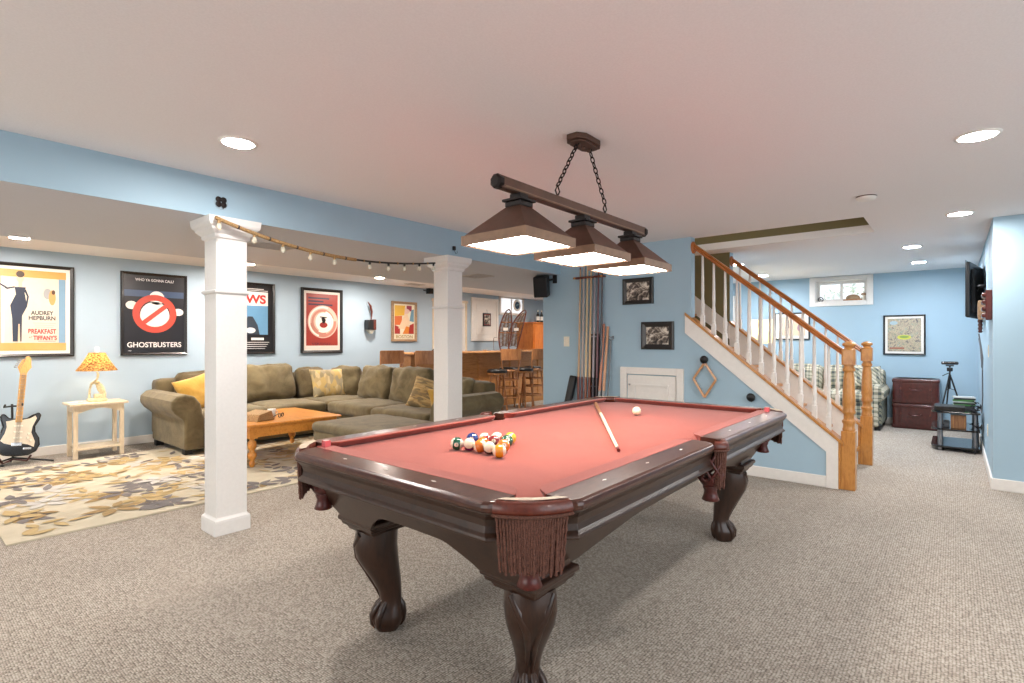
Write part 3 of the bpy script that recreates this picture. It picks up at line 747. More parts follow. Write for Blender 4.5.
# beam ornaments, string lights
o = thing('wall_ornament', 'small dark clover-shaped ornament on the blue beam above the near column', 'ornament', (1.43, 3.68, 2.15))
b = mk('dark')
for a_ in range(4): b.sphere((.022*math.cos(a_*PI/2+PI/4), -.006, .03+.022*math.sin(a_*PI/2+PI/4)), .02, 12, sc3=(1, .3, 1))
b.tube([(0, -.005, .01), (.015, -.005, -.01)], .004); b.build('clover', o)
mk('pane').sphere((.0, -.004, .022), .042, 16, sc3=(1, .1, 1)).build('clear_backing', o)
o = thing('beam_hook', 'small black hook and wire on the blue beam above the far column', 'hook', (3.52, 3.68, 2.14))
b = mk('black'); b.rbox((0, -.012, .02), (.014, .012, .02), .006); b.build('body', o)
mk('black').tube([(.0, -.015, .0), (.02, -.015, -.03), (.04, -.015, -.02), (.035, -.015, 0)], .002).build('wire', o)
sl = thing('string_lights', 'string of ten hanging bulbs between the two columns, half gold rope, half black cable', 'string lights', (1.34, 3.58, 2.03))
S0 = Vector((1.36, 3.585, 2.055)); S1 = Vector((3.27, 3.66, 1.99))
def sp_(f): p = S0.lerp(S1, f); p.z -= .165*4*f*(1-f)*.55*(1+.35*(1-f)) ; return p
wl = (1.34, 3.58, 2.03)
mk('rope').tube([sp_(i/40) for i in range(23)], .013, 8).build('gold_rope', sl, world=wl)
mk('black').tube([sp_(i/40) for i in range(22, 41)], .008, 8).build('black_cable', sl, world=wl)
for i in range(10):
    f = .01+.98*(i+.1)/9.1 if i < 9 else .995
    f = [.012, .13, .235, .345, .45, .62, .72, .81, .90, .99][i]; p = sp_(f)
    so = mk('rope' if i < 5 else 'black').lathe([(.010, 0), (.010, -.022), (.008, -.026)], 10, T(*p)).build('socket', sl, world=wl)
    mk('bulb').lathe([(.008, -.026), (.014, -.038), (.0165, -.05), (.014, -.060), (.008, -.067), (.002, -.069)], 12, T(*p)).build('bulb', so, world=wl)
for f in (.075, .185, .29, .40, .50): mk('black').sphere(sp_(f), .0145, 10).build('clip', sl, world=wl)
for f in (.59, .67, .77, .86, .95): mk('rope').sphere(sp_(f), .0105, 10).build('clip', sl, world=wl)

# ---------------------------------------------------------------- framed pictures
BW = 7.78
def frame_thing(name, label, cat, loc, rz, w, h, fw, ft, fmat, matw=0, matc='mat'):
    r = thing(name, label, cat, loc, rz)
    b = MB().mat(fmat)
    prof = [(0, 0), (0, ft), (fw*.3, ft*1.1), (fw, ft*.7), (fw, 0)]
    def ringp(d, y): return [(-w/2+d, -y, d), (w/2-d, -y, d), (w/2-d, -y, h-d), (-w/2+d, -y, h-d)]
    b.loft([ringp(d, y) for d, y in prof], False, False)
    b.build('frame', r, fixn=True)
    if matw: MB().mat(M[matc]).box(-w/2+fw*.8, w/2-fw*.8, -ft*.35, -.002, fw*.8, h-fw*.8).build('mat_board', r)
    return r
def pposter(r, b): b.build('print', r)
# 1: film poster, woman in a dark dress replaced by a plain tall shape
w, h = 1.20, 1.02
r = frame_thing('framed_poster', 'large cream film poster with orange borders and a tall dark figure, above the guitar', 'poster', (1.43-.6, BW, 1.10), 0, w, h, .035, .03, M['frameblack'], .03)
b = MB(); y = -.013
b.mat(ink((210, 198, 178))).rect(-w/2+.07, w/2-.07, .07, h-.07, y)
y -= .001; b.mat(ink((206, 158, 84))).rect(-w/2+.07, w/2-.07, h-.15, h-.07, y); b.rect(-w/2+.07, w/2-.07, .07, .155, y)
b.mat(ink((196, 108, 62))).rect(-w/2+.07, -.01, .155, h-.15, y); b.mat(ink((228, 216, 198))).rect(.0, .02, .155, h-.15, y)
b.mat(ink((120, 152, 176))).rect(w/2-.135, w/2-.075, .155, h-.15, y)
y -= .001; b.mat(ink((44, 50, 66)))
b.flatpoly([(.085, .17), (.155, .17), (.16, .45), (.20, .55), (.18, .70), (.19, .76), (.10, .76), (.11, .68), (.065, .56), (.08, .42)], y)
b.mat(ink((214, 180, 152))); b.flatpoly([(.125, .17), (.145, .17), (.14, .36), (.13, .36)], y-.001); b.disc(.145, .855, .03, .045, y); b.rect(.13, .16, .76, .82, y)
b.mat(ink((74, 56, 46))); b.disc(.145, .90, .034, .035, y-.001)
b.mat(ink((44, 50, 66))); b.flatpoly([(.19, .74), (.215, .66), (.20, .55), (.187, .56), (.20, .66), (.177, .72)], y); b.flatpoly([(.10, .75), (.04, .73), (-.02, .78), (-.015, .795), (.045, .75), (.10, .765)], y)
b.mat(ink((198, 150, 90))); b.disc(.41, .66, .03, .085, y); b.mat(ink((150, 150, 150))); b.disc(.37, .70, .035, .06, y+.0004); b.mat(ink((90, 60, 40))); b.disc(.42, .72, .016, .026, y-.001)
b.mat(ink((58, 54, 58))); b.text('AUDREY', .325, .465, .062, y, w=.19, bold=.0018); b.text('HEPBURN', .325, .408, .062, y, w=.225, bold=.0018)
b.mat(ink((160, 150, 144)))
for k in range(3): b.rect(.25+.01*k, .44-.01*k, .37-.022*k, .376-.022*k, y)
b.mat(ink((176, 52, 46))); b.text('BREAKFAST', .325, .258, .072, y, w=.235, bold=.0025); b.text('AT', .23, .205, .03, y, w=.03); b.text('TIFFANY\'S', .35, .188, .066, y, w=.20, bold=.0025)
b.mat(ink((176, 52, 46))); b.rect(.29, .44, .172, .176, y)
pposter(r, b)
# 2: red ring poster
w, h = .72, 1.03
r = frame_thing('framed_poster', 'black poster with a red crossed-out ring and white lettering, beside the table lamp', 'poster', (2.235, BW, 1.10), 0, w, h, .03, .03, M['frameblack'])
b = MB(); y = -.012; b.mat(ink((26, 26, 32))).rect(-w/2+.03, w/2-.03, .03, h-.03, y)
b.mat(ink((58, 76, 104))).rect(-w/2+.035, w/2-.035, h-.30, h-.22, y-.0005)
b.mat(ink((228, 220, 214))); b.disc(0, .50, .16, .17, y-.001); b.disc(.02, .72, .085, .085, y-.001); b.disc(-.25, .62, .06, .05, y-.001); b.disc(.26, .55, .06, .045, y-.001)
b.mat(ink((190, 72, 56))); b.ring(0, .52, .165, .24, y-.002, 48)
b.flatpoly([(-.17, .40), (-.135, .36), (.17, .63), (.135, .67)], y-.003)
b.mat(ink((232, 228, 226))); b.text('WHO YA GONNA CALL?', 0, h-.105, .046, y-.001, w=.42, bold=.0005); b.text('GHOSTBUSTERS', 0, .10, .088, y-.001, w=.59, bold=.0012); b.text('1984', -.27, .05, .018, y-.001)
pposter(r, b)
# 3: shark film poster, mostly behind the column
w, h = .72, 1.03
r = frame_thing('framed_poster', 'black framed poster with red title over blue water, partly hidden by the near column', 'poster', (3.41, BW, 1.09), 0, w, h, .03, .03, M['frameblack'])
b = MB(); y = -.012; b.mat(ink((24, 22, 24))).rect(-w/2+.03, w/2-.03, .03, h-.03, y)
b.mat(ink((224, 222, 216))).rect(-.26, .26, .70, .90, y-.001); b.mat(ink((96, 140, 172))).rect(-.26, .26, .28, .70, y-.001)
b.mat(ink((196, 44, 34))); b.text('JAWS', 0, .735, .17, y-.002, w=.48, bold=.006)
b.mat(ink((52, 60, 70))); b.flatpoly([(-.12, .28), (.14, .28), (.11, .42), (.04, .54), (-.03, .54), (-.09, .42)], y-.002)
b.mat(ink((210, 210, 208))); b.disc(.01, .34, .07, .04, y-.003)
b.mat(ink((226, 224, 220)));  b.rect(-.2, .2, .935, .945, y-.001); b.rect(-.26, .26, .915, .922, y-.001); b.rect(.02, .2, .20, .235, y-.001)
for k in range(4): b.rect(-.26, .28-.02*k, .165-.03*k, .172-.03*k, y-.001)
pposter(r, b)
# 4: red spiral
w, h = .72, 1.03
r = frame_thing('framed_poster', 'black framed red poster with a pale swirling disc at its centre', 'poster', (4.545, BW, 1.085), 0, w, h, .045, .03, M['frameblack'], .03)
b = MB(); y = -.013; b.mat(ink((222, 208, 196))).rect(-w/2+.055, w/2-.055, .055, h-.055, y)
b.mat(ink((152, 54, 44))).rect(-w/2+.085, w/2-.085, .12, h-.085, y-.001)
b.mat(ink((216, 178, 160))); b.disc(.01, .50, .262, .262, y-.002, 48)
b.mat(ink((190, 128, 110))); b.ring(.01, .50, .16, .20, y-.003, 60, .3, 5.0); b.ring(.01, .49, .19, .235, y-.003, 60, 3.2, 6.4)
b.mat(ink((236, 226, 214))); b.disc(.02, .50, .14, .15, y-.0035); b.ring(.01, .50, .22, .245, y-.004, 60, 1.2, 4.4); b.ring(.015, .50, .15, .175, y-.004, 60, 4.2, 7.6)
b.mat(ink((150, 44, 36))); b.disc(.02, .45, .07, .045, y-.005); b.mat(ink((30, 24, 24))); b.flatpoly([(0, .48), (.03, .47), (.06, .53), (.03, .57), (-.02, .56)], y-.006); b.flatpoly([(-.05, .57), (.08, .56), (.08, .575), (-.04, .585)], y-.006)
b.mat(ink((64, 40, 60))); b.text('A CLASSIC THRILLER' if False else 'IN', -.21, .82, .001, y-.002)
for k, (x0, x1) in enumerate(((-.24, .12), (-.24, .02), (-.24, .18))): b.rect(x0, x1, .86-.05*k, .885-.05*k, y-.002)
b.text('VERTIGO', -.02, .132, .045, y-.002, w=.32)
pposter(r, b)
# 5: city poster
w, h = .57, .73
r = frame_thing('framed_poster', 'colourful orange and yellow city poster in a pale wood frame, right of the wall sconce', 'poster', (6.185, BW, 1.27), 0, w, h, .045, .04, M['framebrown'])
b = MB(); y = -.02; b.mat(ink((232, 222, 196))).rect(-w/2+.04, w/2-.04, .04, h-.04, y)
for c, pl in (((226, 176, 48), [(-.22, .46), (.0, .48), (.02, .66), (-.22, .66)]), ((214, 110, 52), [(-.22, .30), (-.06, .30), (-.05, .47), (-.22, .46)]), ((170, 48, 40), [(-.22, .14), (-.1, .14), (-.1, .26), (-.22, .3)]),
              ((236, 206, 170), [(-.14, .24), (.08, .22), (.13, .36), (.06, .54), (-.02, .46), (-.08, .34)]), ((222, 130, 46), [(-.04, .14), (.16, .14), (.16, .26), (.04, .28)]), ((170, 46, 36), [(.10, .14), (.22, .14), (.22, .34), (.12, .3)]),
              ((150, 40, 66), [(.05, .56), (.17, .56), (.17, .66), (.05, .66)]), ((110, 150, 170), [(.12, .38), (.22, .36), (.22, .6), (.16, .58)]), ((226, 190, 176), [(0, .5), (.1, .52), (.12, .58), (.02, .62)])):
    y -= .0004; b.mat(ink(c)).flatpoly(pl, y)
b.mat(ink((170, 140, 70))); b.text('BOSTON', 0, .062, .078, y, w=.38, bold=.001)
pposter(r, b)
# pictures on the cue wall and stairs side (face -X)
XW = 5.3
for (yc, z0, w, h, fw, lab) in ((2.645, 1.675, .36, .285, .045, 'black framed sepia photograph, the upper one on the blue wall left of the stairs'), (2.42, 1.185, .365, .295, .055, 'black framed sepia photograph, the lower one above the small white access door')):
    r = frame_thing('framed_photo', lab, 'picture', (XW, yc, z0), -PI/2, w, h, fw, .02, M['frameblack'])
    MB().mat(M['photo']).box(-w/2+fw*.9, w/2-fw*.9, -.008, -.002, fw*.9, h-fw*.9).build('print', r)
r = frame_thing('framed_photo', 'framed aerial view of a stadium and city hanging above the stacked brown trunks', 'picture', (10.03, .595, 1.065), -PI/2, .52, .61, .022, .025, M['frameblack'], .03)
b = MB(); b.mat(M['aerial']).box(-.205, .205, -.014, -.009, .055, .555); b.mat(ink((196, 196, 66))).disc(.0, .27, .085, .035, -.0145); b.mat(ink((120, 150, 60))).disc(.0, .275, .06, .02, -.015)
b.mat(ink((150, 84, 62))).rect(-.18, .0, .09, .115, -.0145); b.mat(ink((150, 175, 185))).disc(-.13, .49, .05, .03, -.0145); b.build('print', r)
r = frame_thing('framed_picture', 'wide framed print with pale mat and small dark figure, seen through the stair balusters', 'picture', (10.03, 2.14, 1.30), -PI/2, .54, .46, .018, .025, M['framebrown'] if False else M['frameblack'], .03)
b = MB(); b.mat(ink((226, 200, 178))).rect(-.20, .20, .07, .39, -.0105); b.mat(ink((110, 70, 60))).flatpoly([(-.10, .2), (-.04, .2), (-.05, .33), (-.09, .34)], -.0115); b.mat(ink((70, 60, 90))).disc(-.07, .30, .02, .03, -.012); b.mat(ink((150, 120, 140))).disc(.12, .2, .04, .06, -.0115); b.build('print', r)

# ---------------------------------------------------------------- wall fittings on the cue wall
r = thing('light_switch', 'white light switch plate on the blue wall left of the cue rack', 'switch', (XW, 3.58, 1.21), -PI/2)
mk('ivory').box(-.04, .04, -.006, 0, 0, .12).build('plate', r, bev=.002); mk('ivory').box(-.006, .006, -.016, -.006, .05, .07).build('toggle', r)
r = thing('wall_speaker', 'black box speaker on a bracket high on the blue wall near the beam', 'speaker', (XW, 3.86, 1.84))
b = mk('black'); b.box(-.025, 0, -.14, -.09, .14, .24); b.build('wall_plate', r, bev=.002)
mk('black').tube([(-.02, -.115, .19), (-.07, -.09, .18), (-.10, -.04, .17)], .012).build('bracket', r)
Z = T(-.13, .0, .10) @ R(math.radians(25), 'Z') @ R(math.radians(-14), 'Y')
b = mk('black'); b.box(-.085, .085, -.085, .085, -.125, .125, Z); b.build('cabinet', r, bev=.012)
b = mk('rubber'); b.box(-.093, -.085, -.075, .075, -.112, .112, Z); b.build('grille', r, bev=.003)
# access door
r = struct(bpy.data.objects.new('door_1', None)); COL.objects.link(r); r.location = (XW, 2.49, 0); r.rotation_euler = (0, 0, -PI/2)
b = mk('white'); fw_ = .075
b.box(-.36, -.36+fw_, -.03, 0, .40, .99); b.box(.36-fw_, .36, -.03, 0, .40, .99); b.box(-.36+fw_, .36-fw_, -.03, 0, .915, .99); b.box(-.36+fw_, .36-fw_, -.03, 0, .40, .46); b.build('casing', r, bev=.004)
b = mk('white'); b.box(-.275, .275, -.016, 0, .46, .905); b.build('door_panel', r, bev=.002)
b = mk('white'); 
for (x0, x1, z0, z1) in ((-.20, .20, .79, .81), (-.20, .20, .55, .57), (-.20, -.18, .57, .79), (.18, .20, .57, .79)): b.box(x0, x1, -.030, -.016, z0, z1)
b.build('panel_moulding', r, bev=.002)
mk('chrome').sphere((-.245, -.028, .80), .012, 12).build('knob', r)
# rack triangle + pegs
def peg(y, z, lab):
    r = thing('wall_peg', lab, 'peg', (XW, y, z))
    mk('black').lathe([(.012, 0), (.010, .02), (.016, .035), (.038, .045), (.04, .055), (.03, .064), (.004, .068)], 20, R(-PI/2, 'Y')).build('knob', r)
    mk('black').tube([(-.02, 0, 0), (-.022, 0, -.03), (-.03, 0, -.045)], .005).build('hook', r)
peg(1.91, 1.09, 'black knob peg holding the hanging wooden ball rack'); peg(1.47, .745, 'black knob peg low on the blue wall behind the far end of the pool table')
r = thing('ball_rack', 'diamond-shaped wooden ball rack hanging from a black peg on the blue wall', 'ball rack', (XW-.035, 1.91, .715))
cor = [(0, .345), (.112, .18), (0, 0), (-.112, .18)]
for i in range(4):
    a_, e_ = cor[i], cor[(i+1) % 4]
    b = mk('bartop'); b.tube([(0, a_[0], a_[1]), (0, e_[0], e_[1])], .0155, 4); b.build('side', r, bev=.003)
# cue rack
r = thing('cue_rack', 'short dark wooden wall bar with notches holding the upright pool cues', 'cue rack', (XW, 3.245, 2.0))
b = mk('leather'); b.rbox((-.035, 0, .012), (.035, .205, .012), .01); b.build('shelf', r)
b = mk('oak'); b.lathe([(.014, 0), (.012, .008), (.004, .012)], 12, T(-.07, .18, .012) @ R(-PI/2, 'Y')); b.lathe([(.014, 0), (.012, .008), (.004, .012)], 12, T(-.07, -.18, .012) @ R(-PI/2, 'Y')); b.build('buttons', r)
cuec = [((186, 150, 110), (110, 50, 34), 'pale cue with a brown butt, leftmost in the wall rack'), ((176, 160, 150), (96, 40, 34), 'grey cue with a dark red butt, second from the left in the wall rack'), ((206, 178, 136), (130, 70, 40), 'pale maple cue, third from the left in the wall rack'),
        ((196, 160, 116), (120, 60, 40), 'tan cue with reddish butt in the middle of the wall rack'), ((150, 140, 146), (60, 50, 60), 'grey-violet cue, fifth from the left in the wall rack'), ((100, 50, 56), (50, 30, 36), 'dark red cue, sixth from the left in the wall rack'), ((64, 60, 66), (30, 30, 34), 'black cue, rightmost in the wall rack')]
for i, (c1, c2, lab) in enumerate(cuec):
    y = 3.36-.049*i; q = thing('pool_cue', lab, 'cue', (5.22, y, 0), 0, 'cues standing in the wall rack')
    top = 2.13+.02*((i*3) % 4-1)
    MB().mat(ink(c1)).tube([(0, 0, .86), (.02, 0, 1.4), (.04, 0, top)], [.015, .0125, .009], 10).build('shaft', q)
    MB().mat(ink(c2)).tube([(-.02, 0, 0), (-.01, 0, .4), (0, 0, .86)], [.018, .0175, .015], 10).build('butt', q)
    MB().mat(ink((190, 170, 170) if i % 2 else (120, 40, 40))).tube([(.04, 0, top), (.0405, 0, top+.025)], .009, 10).build('tip', q)
r = thing('cue_case', 'black cue case standing behind the cues below the wall rack', 'case', (5.265, 3.17, 0))
mk('black').rbox((0, 0, .68), (.03, .055, .68), .02).build('case_body', r); mk('metal').box(-.032, .032, -.056, .056, 1.32, 1.335).build('cap_band', r); mk('metal').box(-.033, .0, -.057, .057, .75, .765).build('lower_band', r)
for i, (y, tp, lab) in enumerate(((3.06, 1.47, 'left short reddish bare cue shaft leaning by the rack'), (3.01, 1.44, 'right short pale bare cue shaft leaning by the rack'))):
    q = thing('cue_half', lab, 'cue'); q.location = (5.25, y, 0)
    MB().mat(ink((190, 120, 90) if i == 0 else (206, 150, 110))).tube([(-.06, 0, .72), (.035, 0, tp)], [.017, .014], 10).build('shaft', q); MB().mat(ink((150, 150, 150))).tube([(-.15, 0, 0), (-.06, 0, .72)], [.013, .015], 10).build('handle', q)
q = thing('bridge_stick', 'thin grey mechanical bridge stick with crook head leaning right of the cue rack', 'bridge stick'); q.location = (5.25, 2.97, 0)
mk('greyp').tube([(-.12, 0, 0), (.035, 0, 1.28)], .0075, 8).build('stick', q); mk('greyp').tube([(.03, -.035, 1.33), (.03, -.03, 1.30), (.03, 0, 1.285), (.03, .03, 1.30), (.03, .035, 1.33)], .006, 8).build('bridge_head', q)
mk('greyp').tube([(.03, -.035, 1.33), (.03, 0, 1.315), (.03, .035, 1.33)], .005, 8).build('bridge_bar', q)
q = thing('cue_case', 'black soft cue case leaning against the wall left of the cues', 'case'); q.location = (5.14, 3.49, 0)
mk('black').rbox((0, 0, 0), (.03, .045, .44), .02, X=T(.06, .03, .435) @ R(.16, 'X') @ R(.12, 'Y')).build('case_body', q)
mk('greyp').tube([(.04, -.07, .6), (.02, -.12, .5), (.03, -.07, .4)], .005).build('strap', q)

# ---------------------------------------------------------------- rug
r_ = MB().mat(fabric('rug_ground', (188, 178, 154), (204, 195, 173), .98, 4, 260, .1)); r_.box(.50, 3.70, 4.50, 7.12, 0.001, .012)
rc = [fabric('rug_gold', (176, 152, 104), (192, 168, 120), .98, 5, 200, .1), fabric('rug_grey', (104, 98, 96), (126, 120, 118), .98, 5, 200, .1), fabric('rug_tan', (176, 156, 118), (190, 170, 134), .98, 5, 200, .1), fabric('rug_silver', (188, 184, 176), (200, 196, 190), .98, 5, 200, .1), fabric('rug_ochre', (146, 122, 78), (166, 138, 92), .98, 5, 200, .1)]
def leaf(b, x, y, a_, L, w_, z):
    pts_ = []
    for k in range(9): f = k/8; pts_.append((f*L, w_*math.sin(PI*f**.8)))
    for k in range(7, 0, -1): f = k/8; pts_.append((f*L, -w_*math.sin(PI*f**.8)))
    c_, s_ = math.cos(a_), math.sin(a_)
    P2 = [(x+p*c_-q*s_, y+p*s_+q*c_) for p, q in pts_]
    if min(p[0] for p in P2) < .53 or max(p[0] for p in P2) > 3.73 or min(p[1] for p in P2) < 4.52 or max(p[1] for p in P2) > 7.1: return
    b.add([(p[0], p[1], z) for p in P2], [tuple(range(len(P2)))])
rr = random.Random(5); kk = 0
for i in range(185):
    x = rr.uniform(.55, 3.7); y = rr.uniform(4.55, 7.1); kind = rr.random(); r_.mat(rc[rr.choice((0, 0, 1, 1, 2, 3, 4))]); kk += 1; z = .0125+.00004*kk
    if kind < .36:
        n_ = rr.choice((5, 6, 7)); a0 = rr.uniform(0, 6)
        for k in range(n_): leaf(r_, x+.02*math.cos(a0+k*2*PI/n_), y+.02*math.sin(a0+k*2*PI/n_), a0+k*2*PI/n_, rr.uniform(.13, .21), rr.uniform(.03, .045), z+.000004*k)
    elif kind < .75:
        a0 = rr.uniform(0, 6)
        for k in range(4): leaf(r_, x+.075*k*math.cos(a0), y+.075*k*math.sin(a0), a0+(.7 if k % 2 else -.7), rr.uniform(.11, .17), .026, z+.000004*k)
    else: leaf(r_, x, y, rr.uniform(0, 6), rr.uniform(.15, .3), rr.uniform(.02, .035), z)
o = r_.build('area_rug'); tag(o, 'cream area rug with gold, grey and tan leaf and flower pattern under the coffee table', 'rug')

# ---------------------------------------------------------------- sectional sofa
ws = (3.4, 6.9, 0)
sf = thing('sectional_sofa', 'large olive brown suede L-shaped sectional sofa with loose back cushions along the poster wall', 'sofa', ws)
def sp(name, b, par=None, **k): return b.build(name, par or sf, world=ws, **k)
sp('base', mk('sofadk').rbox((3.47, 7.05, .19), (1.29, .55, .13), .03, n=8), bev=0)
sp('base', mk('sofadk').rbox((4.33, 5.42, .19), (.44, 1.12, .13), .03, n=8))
# left arm: rolled
armp = [(-.10, .07), (-.10, .40), (-.19, .48), (-.235, .55), (-.225, .62), (-.17, .675), (-.09, .69), (0, .66), (.06, .58), (.08, .48), (.10, .40), (.10, .07)]
sp('arm', mk('sofa').prism([(2.24+p[0], p[1]) for p in armp], 'y', 6.45, 7.55), bev=.03, seg=4, fixn=True)
armq = [(-p[0], p[1]) for p in armp]
sp('arm', mk('sofa').prism([(4.36-.0+p[0]*1.0, p[1]) for p in armp] if False else [(4.33+p[0], p[1]) for p in armp], 'x', 3.90, 4.80) if False else mk('sofa').prism([(4.36+p[0], p[1]-.02) for p in armp], 'x', 3.88, 4.80), bev=.03, seg=4, fixn=True)
# backs
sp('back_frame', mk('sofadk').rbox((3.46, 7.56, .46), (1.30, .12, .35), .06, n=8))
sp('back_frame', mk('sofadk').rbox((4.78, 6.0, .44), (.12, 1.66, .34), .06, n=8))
# seats
for i, (x0, x1) in enumerate(((2.34, 3.10), (3.11, 3.87))): sp('seat_cushion', mk('sofa').rbox(((x0+x1)/2, 6.93, .385), ((x1-x0)/2, .44, .075), .05, (0, 0, .02), .010, seed=i))
sp('seat_cushion', mk('sofa').rbox((4.28, 6.93, .385), (.40, .44, .075), .05, (0, 0, .02), .010, seed=7))
for i, (y0, y1) in enumerate(((5.52, 6.47), (4.48, 5.51))): sp('seat_cushion', mk('sofa').rbox((4.26, (y0+y1)/2, .385), (.41, (y1-y0)/2, .075), .05, (0, 0, .02), .010, seed=i+3))
# loose back cushions
def bc(x, y, z, w_, h_, t_, rz, tilt, sd, m_='sofa'):
    sp('back_cushion', mk(m_).rbox((0, 0, 0), (w_, t_, h_), .07, (.01, .05, .02), .026, X=T(x, y, z) @ R(rz, 'Z') @ R(-tilt, 'X'), seed=sd))
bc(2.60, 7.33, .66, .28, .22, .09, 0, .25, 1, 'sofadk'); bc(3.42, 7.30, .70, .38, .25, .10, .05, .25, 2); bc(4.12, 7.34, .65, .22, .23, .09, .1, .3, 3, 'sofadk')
bc(4.53, 7.10, .66, .25, .22, .09, -.9, .3, 4); bc(4.60, 6.38, .67, .33, .24, .10, -PI/2, .28, 5); bc(4.60, 5.62, .67, .36, .24, .10, -PI/2, .28, 6); bc(4.64, 4.84, .62, .30, .20, .09, -PI/2, .25, 8)
b = mk('black')
for (x, y) in ((2.20, 6.56), (2.20, 7.5), (4.0, 6.56), (3.95, 4.35), (4.72, 4.35), (4.72, 7.5)): b.box(x-.04, x+.04, y-.04, y+.04, .0135 if (x < 3.75 and y < 7.1) else 0, .08)
sp('feet', b)
def pil(name, lab, X, w_, h_, t_, m_, sd=0):
    o = mk(m_).pillow(w_, h_, t_, seed=sd).build(name); tag(o, lab, 'pillow'); o.matrix_world = X; return o
pil('throw_pillow', 'plain gold throw pillow in the left corner of the sectional sofa', T(2.44, 6.95, .655) @ R(.15, 'Z') @ R(-.32, 'X') @ R(-.25, 'Y'), .23, .21, .14, 'gold', 1)
pil('throw_pillow', 'pale gold patchwork throw pillow in the corner of the sectional sofa', T(4.25, 7.08, .66) @ R(-.1, 'Z') @ R(-.35, 'X'), .27, .22, .14, 'patch', 2)
pil('throw_pillow', 'striped brown and gold throw pillow leaning on the sofa arm by the far column', T(4.30, 4.92, .62) @ R(-.75, 'Z') @ R(-.5, 'X') @ R(.3, 'Y'), .23, .21, .14, 'stripeb', 3)
pil('throw_pillow', 'plain tan throw pillow wedged behind the striped one at the sofa arm', T(4.32, 4.66, .56) @ R(-.2, 'Z') @ R(-.5, 'X'), .2, .17, .12, 'gold', 4)
ot = thing('ottoman', 'low wide olive brown suede ottoman between the coffee table and the pool table', 'ottoman', (3.36, 4.70, 0))
mk('sofa').rbox((0, 0, .245), (.43, .52, .10), .05, wob=.003).build('body', ot)
mk('sofa').rbox((0, 0, .370), (.44, .53, .05), .045, (0, 0, .02), .004).build('top_cushion', ot)
b = mk('black')
for sx in (-1, 1):
    for sy in (-1, 1): b.box(sx*.3-.03, sx*.3+.03, sy*.42-.03, sy*.42+.03, .0135, .17)
b.build('feet', ot)

# ---------------------------------------------------------------- coffee table
ct = thing('coffee_table', 'honey pine coffee table with turned legs on the patterned rug', 'coffee table', (2.86, 5.85, 0))
mk('pine').box(-.56, .49, -.54, .52, .418, .445).build('top', ct, bev=.012)
b = mk('pine'); b.box(-.50, .44, -.49, -.468, .31, .418); b.box(-.50, .44, .448, .47, .31, .418); b.box(-.50, -.478, -.468, .448, .31, .418); b.box(.418, .44, -.468, .448, .31, .418); b.build('apron', ct)
for sx in (-.47, .41):
    for sy in (-.455, .435):
        b = mk('pine'); b.box(sx-.04, sx+.04, sy-.04, sy+.04, .30, .417)
        b.lathe([(.032, .30), (.02, .285), (.038, .265), (.044, .235), (.036, .20), (.022, .18), (.026, .165), (.042, .145), (.044, .12), (.032, .095), (.018, .08), (.024, .065), (.03, .045), (.022, .022), (.018, .0135)][::-1], 16, T(sx, sy, 0))
        b.build('leg', ct)
r = thing('tissue_box', 'tan woven box with slanted lid on the left of the coffee table', 'box', (2.56, 5.62, .445), .3)
b = mk('rope'); b.prism([(-.13, 0), (.10, 0), (.08, .03), (.06, .10), (-.10, .07)], 'y', -.12, .12); b.build('body', r, bev=.006, fixn=True)
r = thing('coffee_mug', 'white mug on the coffee table right of the tan box', 'mug', (2.745, 5.72, .445))
mk('white').lathe([(.028, 0), (.036, .01), (.042, .09), (.038, .09), (.032, .012)], 18).build('body', r); mk('white').tube([(.038, 0, .07), (.065, 0, .06), (.062, 0, .03), (.036, 0, .02)], .005).build('handle', r)
r = thing('eyeglasses', 'dark folded glasses beside the mug on the coffee table', 'glasses', (2.80, 5.62, .445), .7)
b = mk('black'); 
for sx in (-.035, .035): b.tube([(sx+.028*math.cos(k*PI/6), 0, .026+.02*math.sin(k*PI/6)) for k in range(13)], .004, 6)
b.tube([(-.008, 0, .03), (.008, 0, .03)], .004, 6); b.build('frame', r); mk('black').tube([(.063, 0, .03), (.068, .06, .03), (-.04, .07, .012)], .004, 6).build('temple', r)
r = thing('headphones', 'black and white headphones resting on the far side of the coffee table', 'headphones', (2.55, 6.18, .445), .6)
mk('white').tube([(.085*math.cos(k*PI/10), 0, .05+.11*math.sin(k*PI/10)) for k in range(11)], .010, 8).build('headband', r)
for sx in (-.085, .085): mk('black').lathe([(.035, -.02), (.045, -.012), (.045, .012), (.035, .02)], 16, T(sx, 0, .045) @ R(PI/2, 'Y')).build('ear_cup', r)

# ---------------------------------------------------------------- side table and lamp
r = thing('side_table', 'pale unfinished wood side table with arched apron and lower shelf', 'side table', (1.55, 7.37, 0))
mk('birch').box(-.26, .26, -.19, .19, .575, .60).build('top', r, bev=.004)
for sx in (-.225, .185):
    for sy in (-.155, .125): mk('birch').box(sx, sx+.04, sy, sy+.04, 0, .575).build('leg', r, bev=.003)
def archp(x0, x1): 
    n_ = 12; return [(x0, .575), (x0, .49)]+[(x0+(x1-x0)*k/n_, .49+.05*math.sin(PI*k/n_)) for k in range(1, n_)]+[(x1, .49), (x1, .575)]
mk('birch').prism(archp(-.185, .185), 'y', -.15, -.135).build('apron', r, fixn=True); mk('birch').prism(archp(-.185, .185), 'y', .135, .15).build('apron', r, fixn=True)
for sx in (-.22, .205): mk('birch').box(sx, sx+.015, -.115, .125, .50, .575).build('apron', r)
mk('birch').box(-.20, .20, -.17, .14, .095, .118).build('shelf', r, bev=.003)
r = thing('table_lamp', 'lit table lamp with wicker shade and cream bird figure base on the side table', 'lamp', (1.56, 7.37, .60))
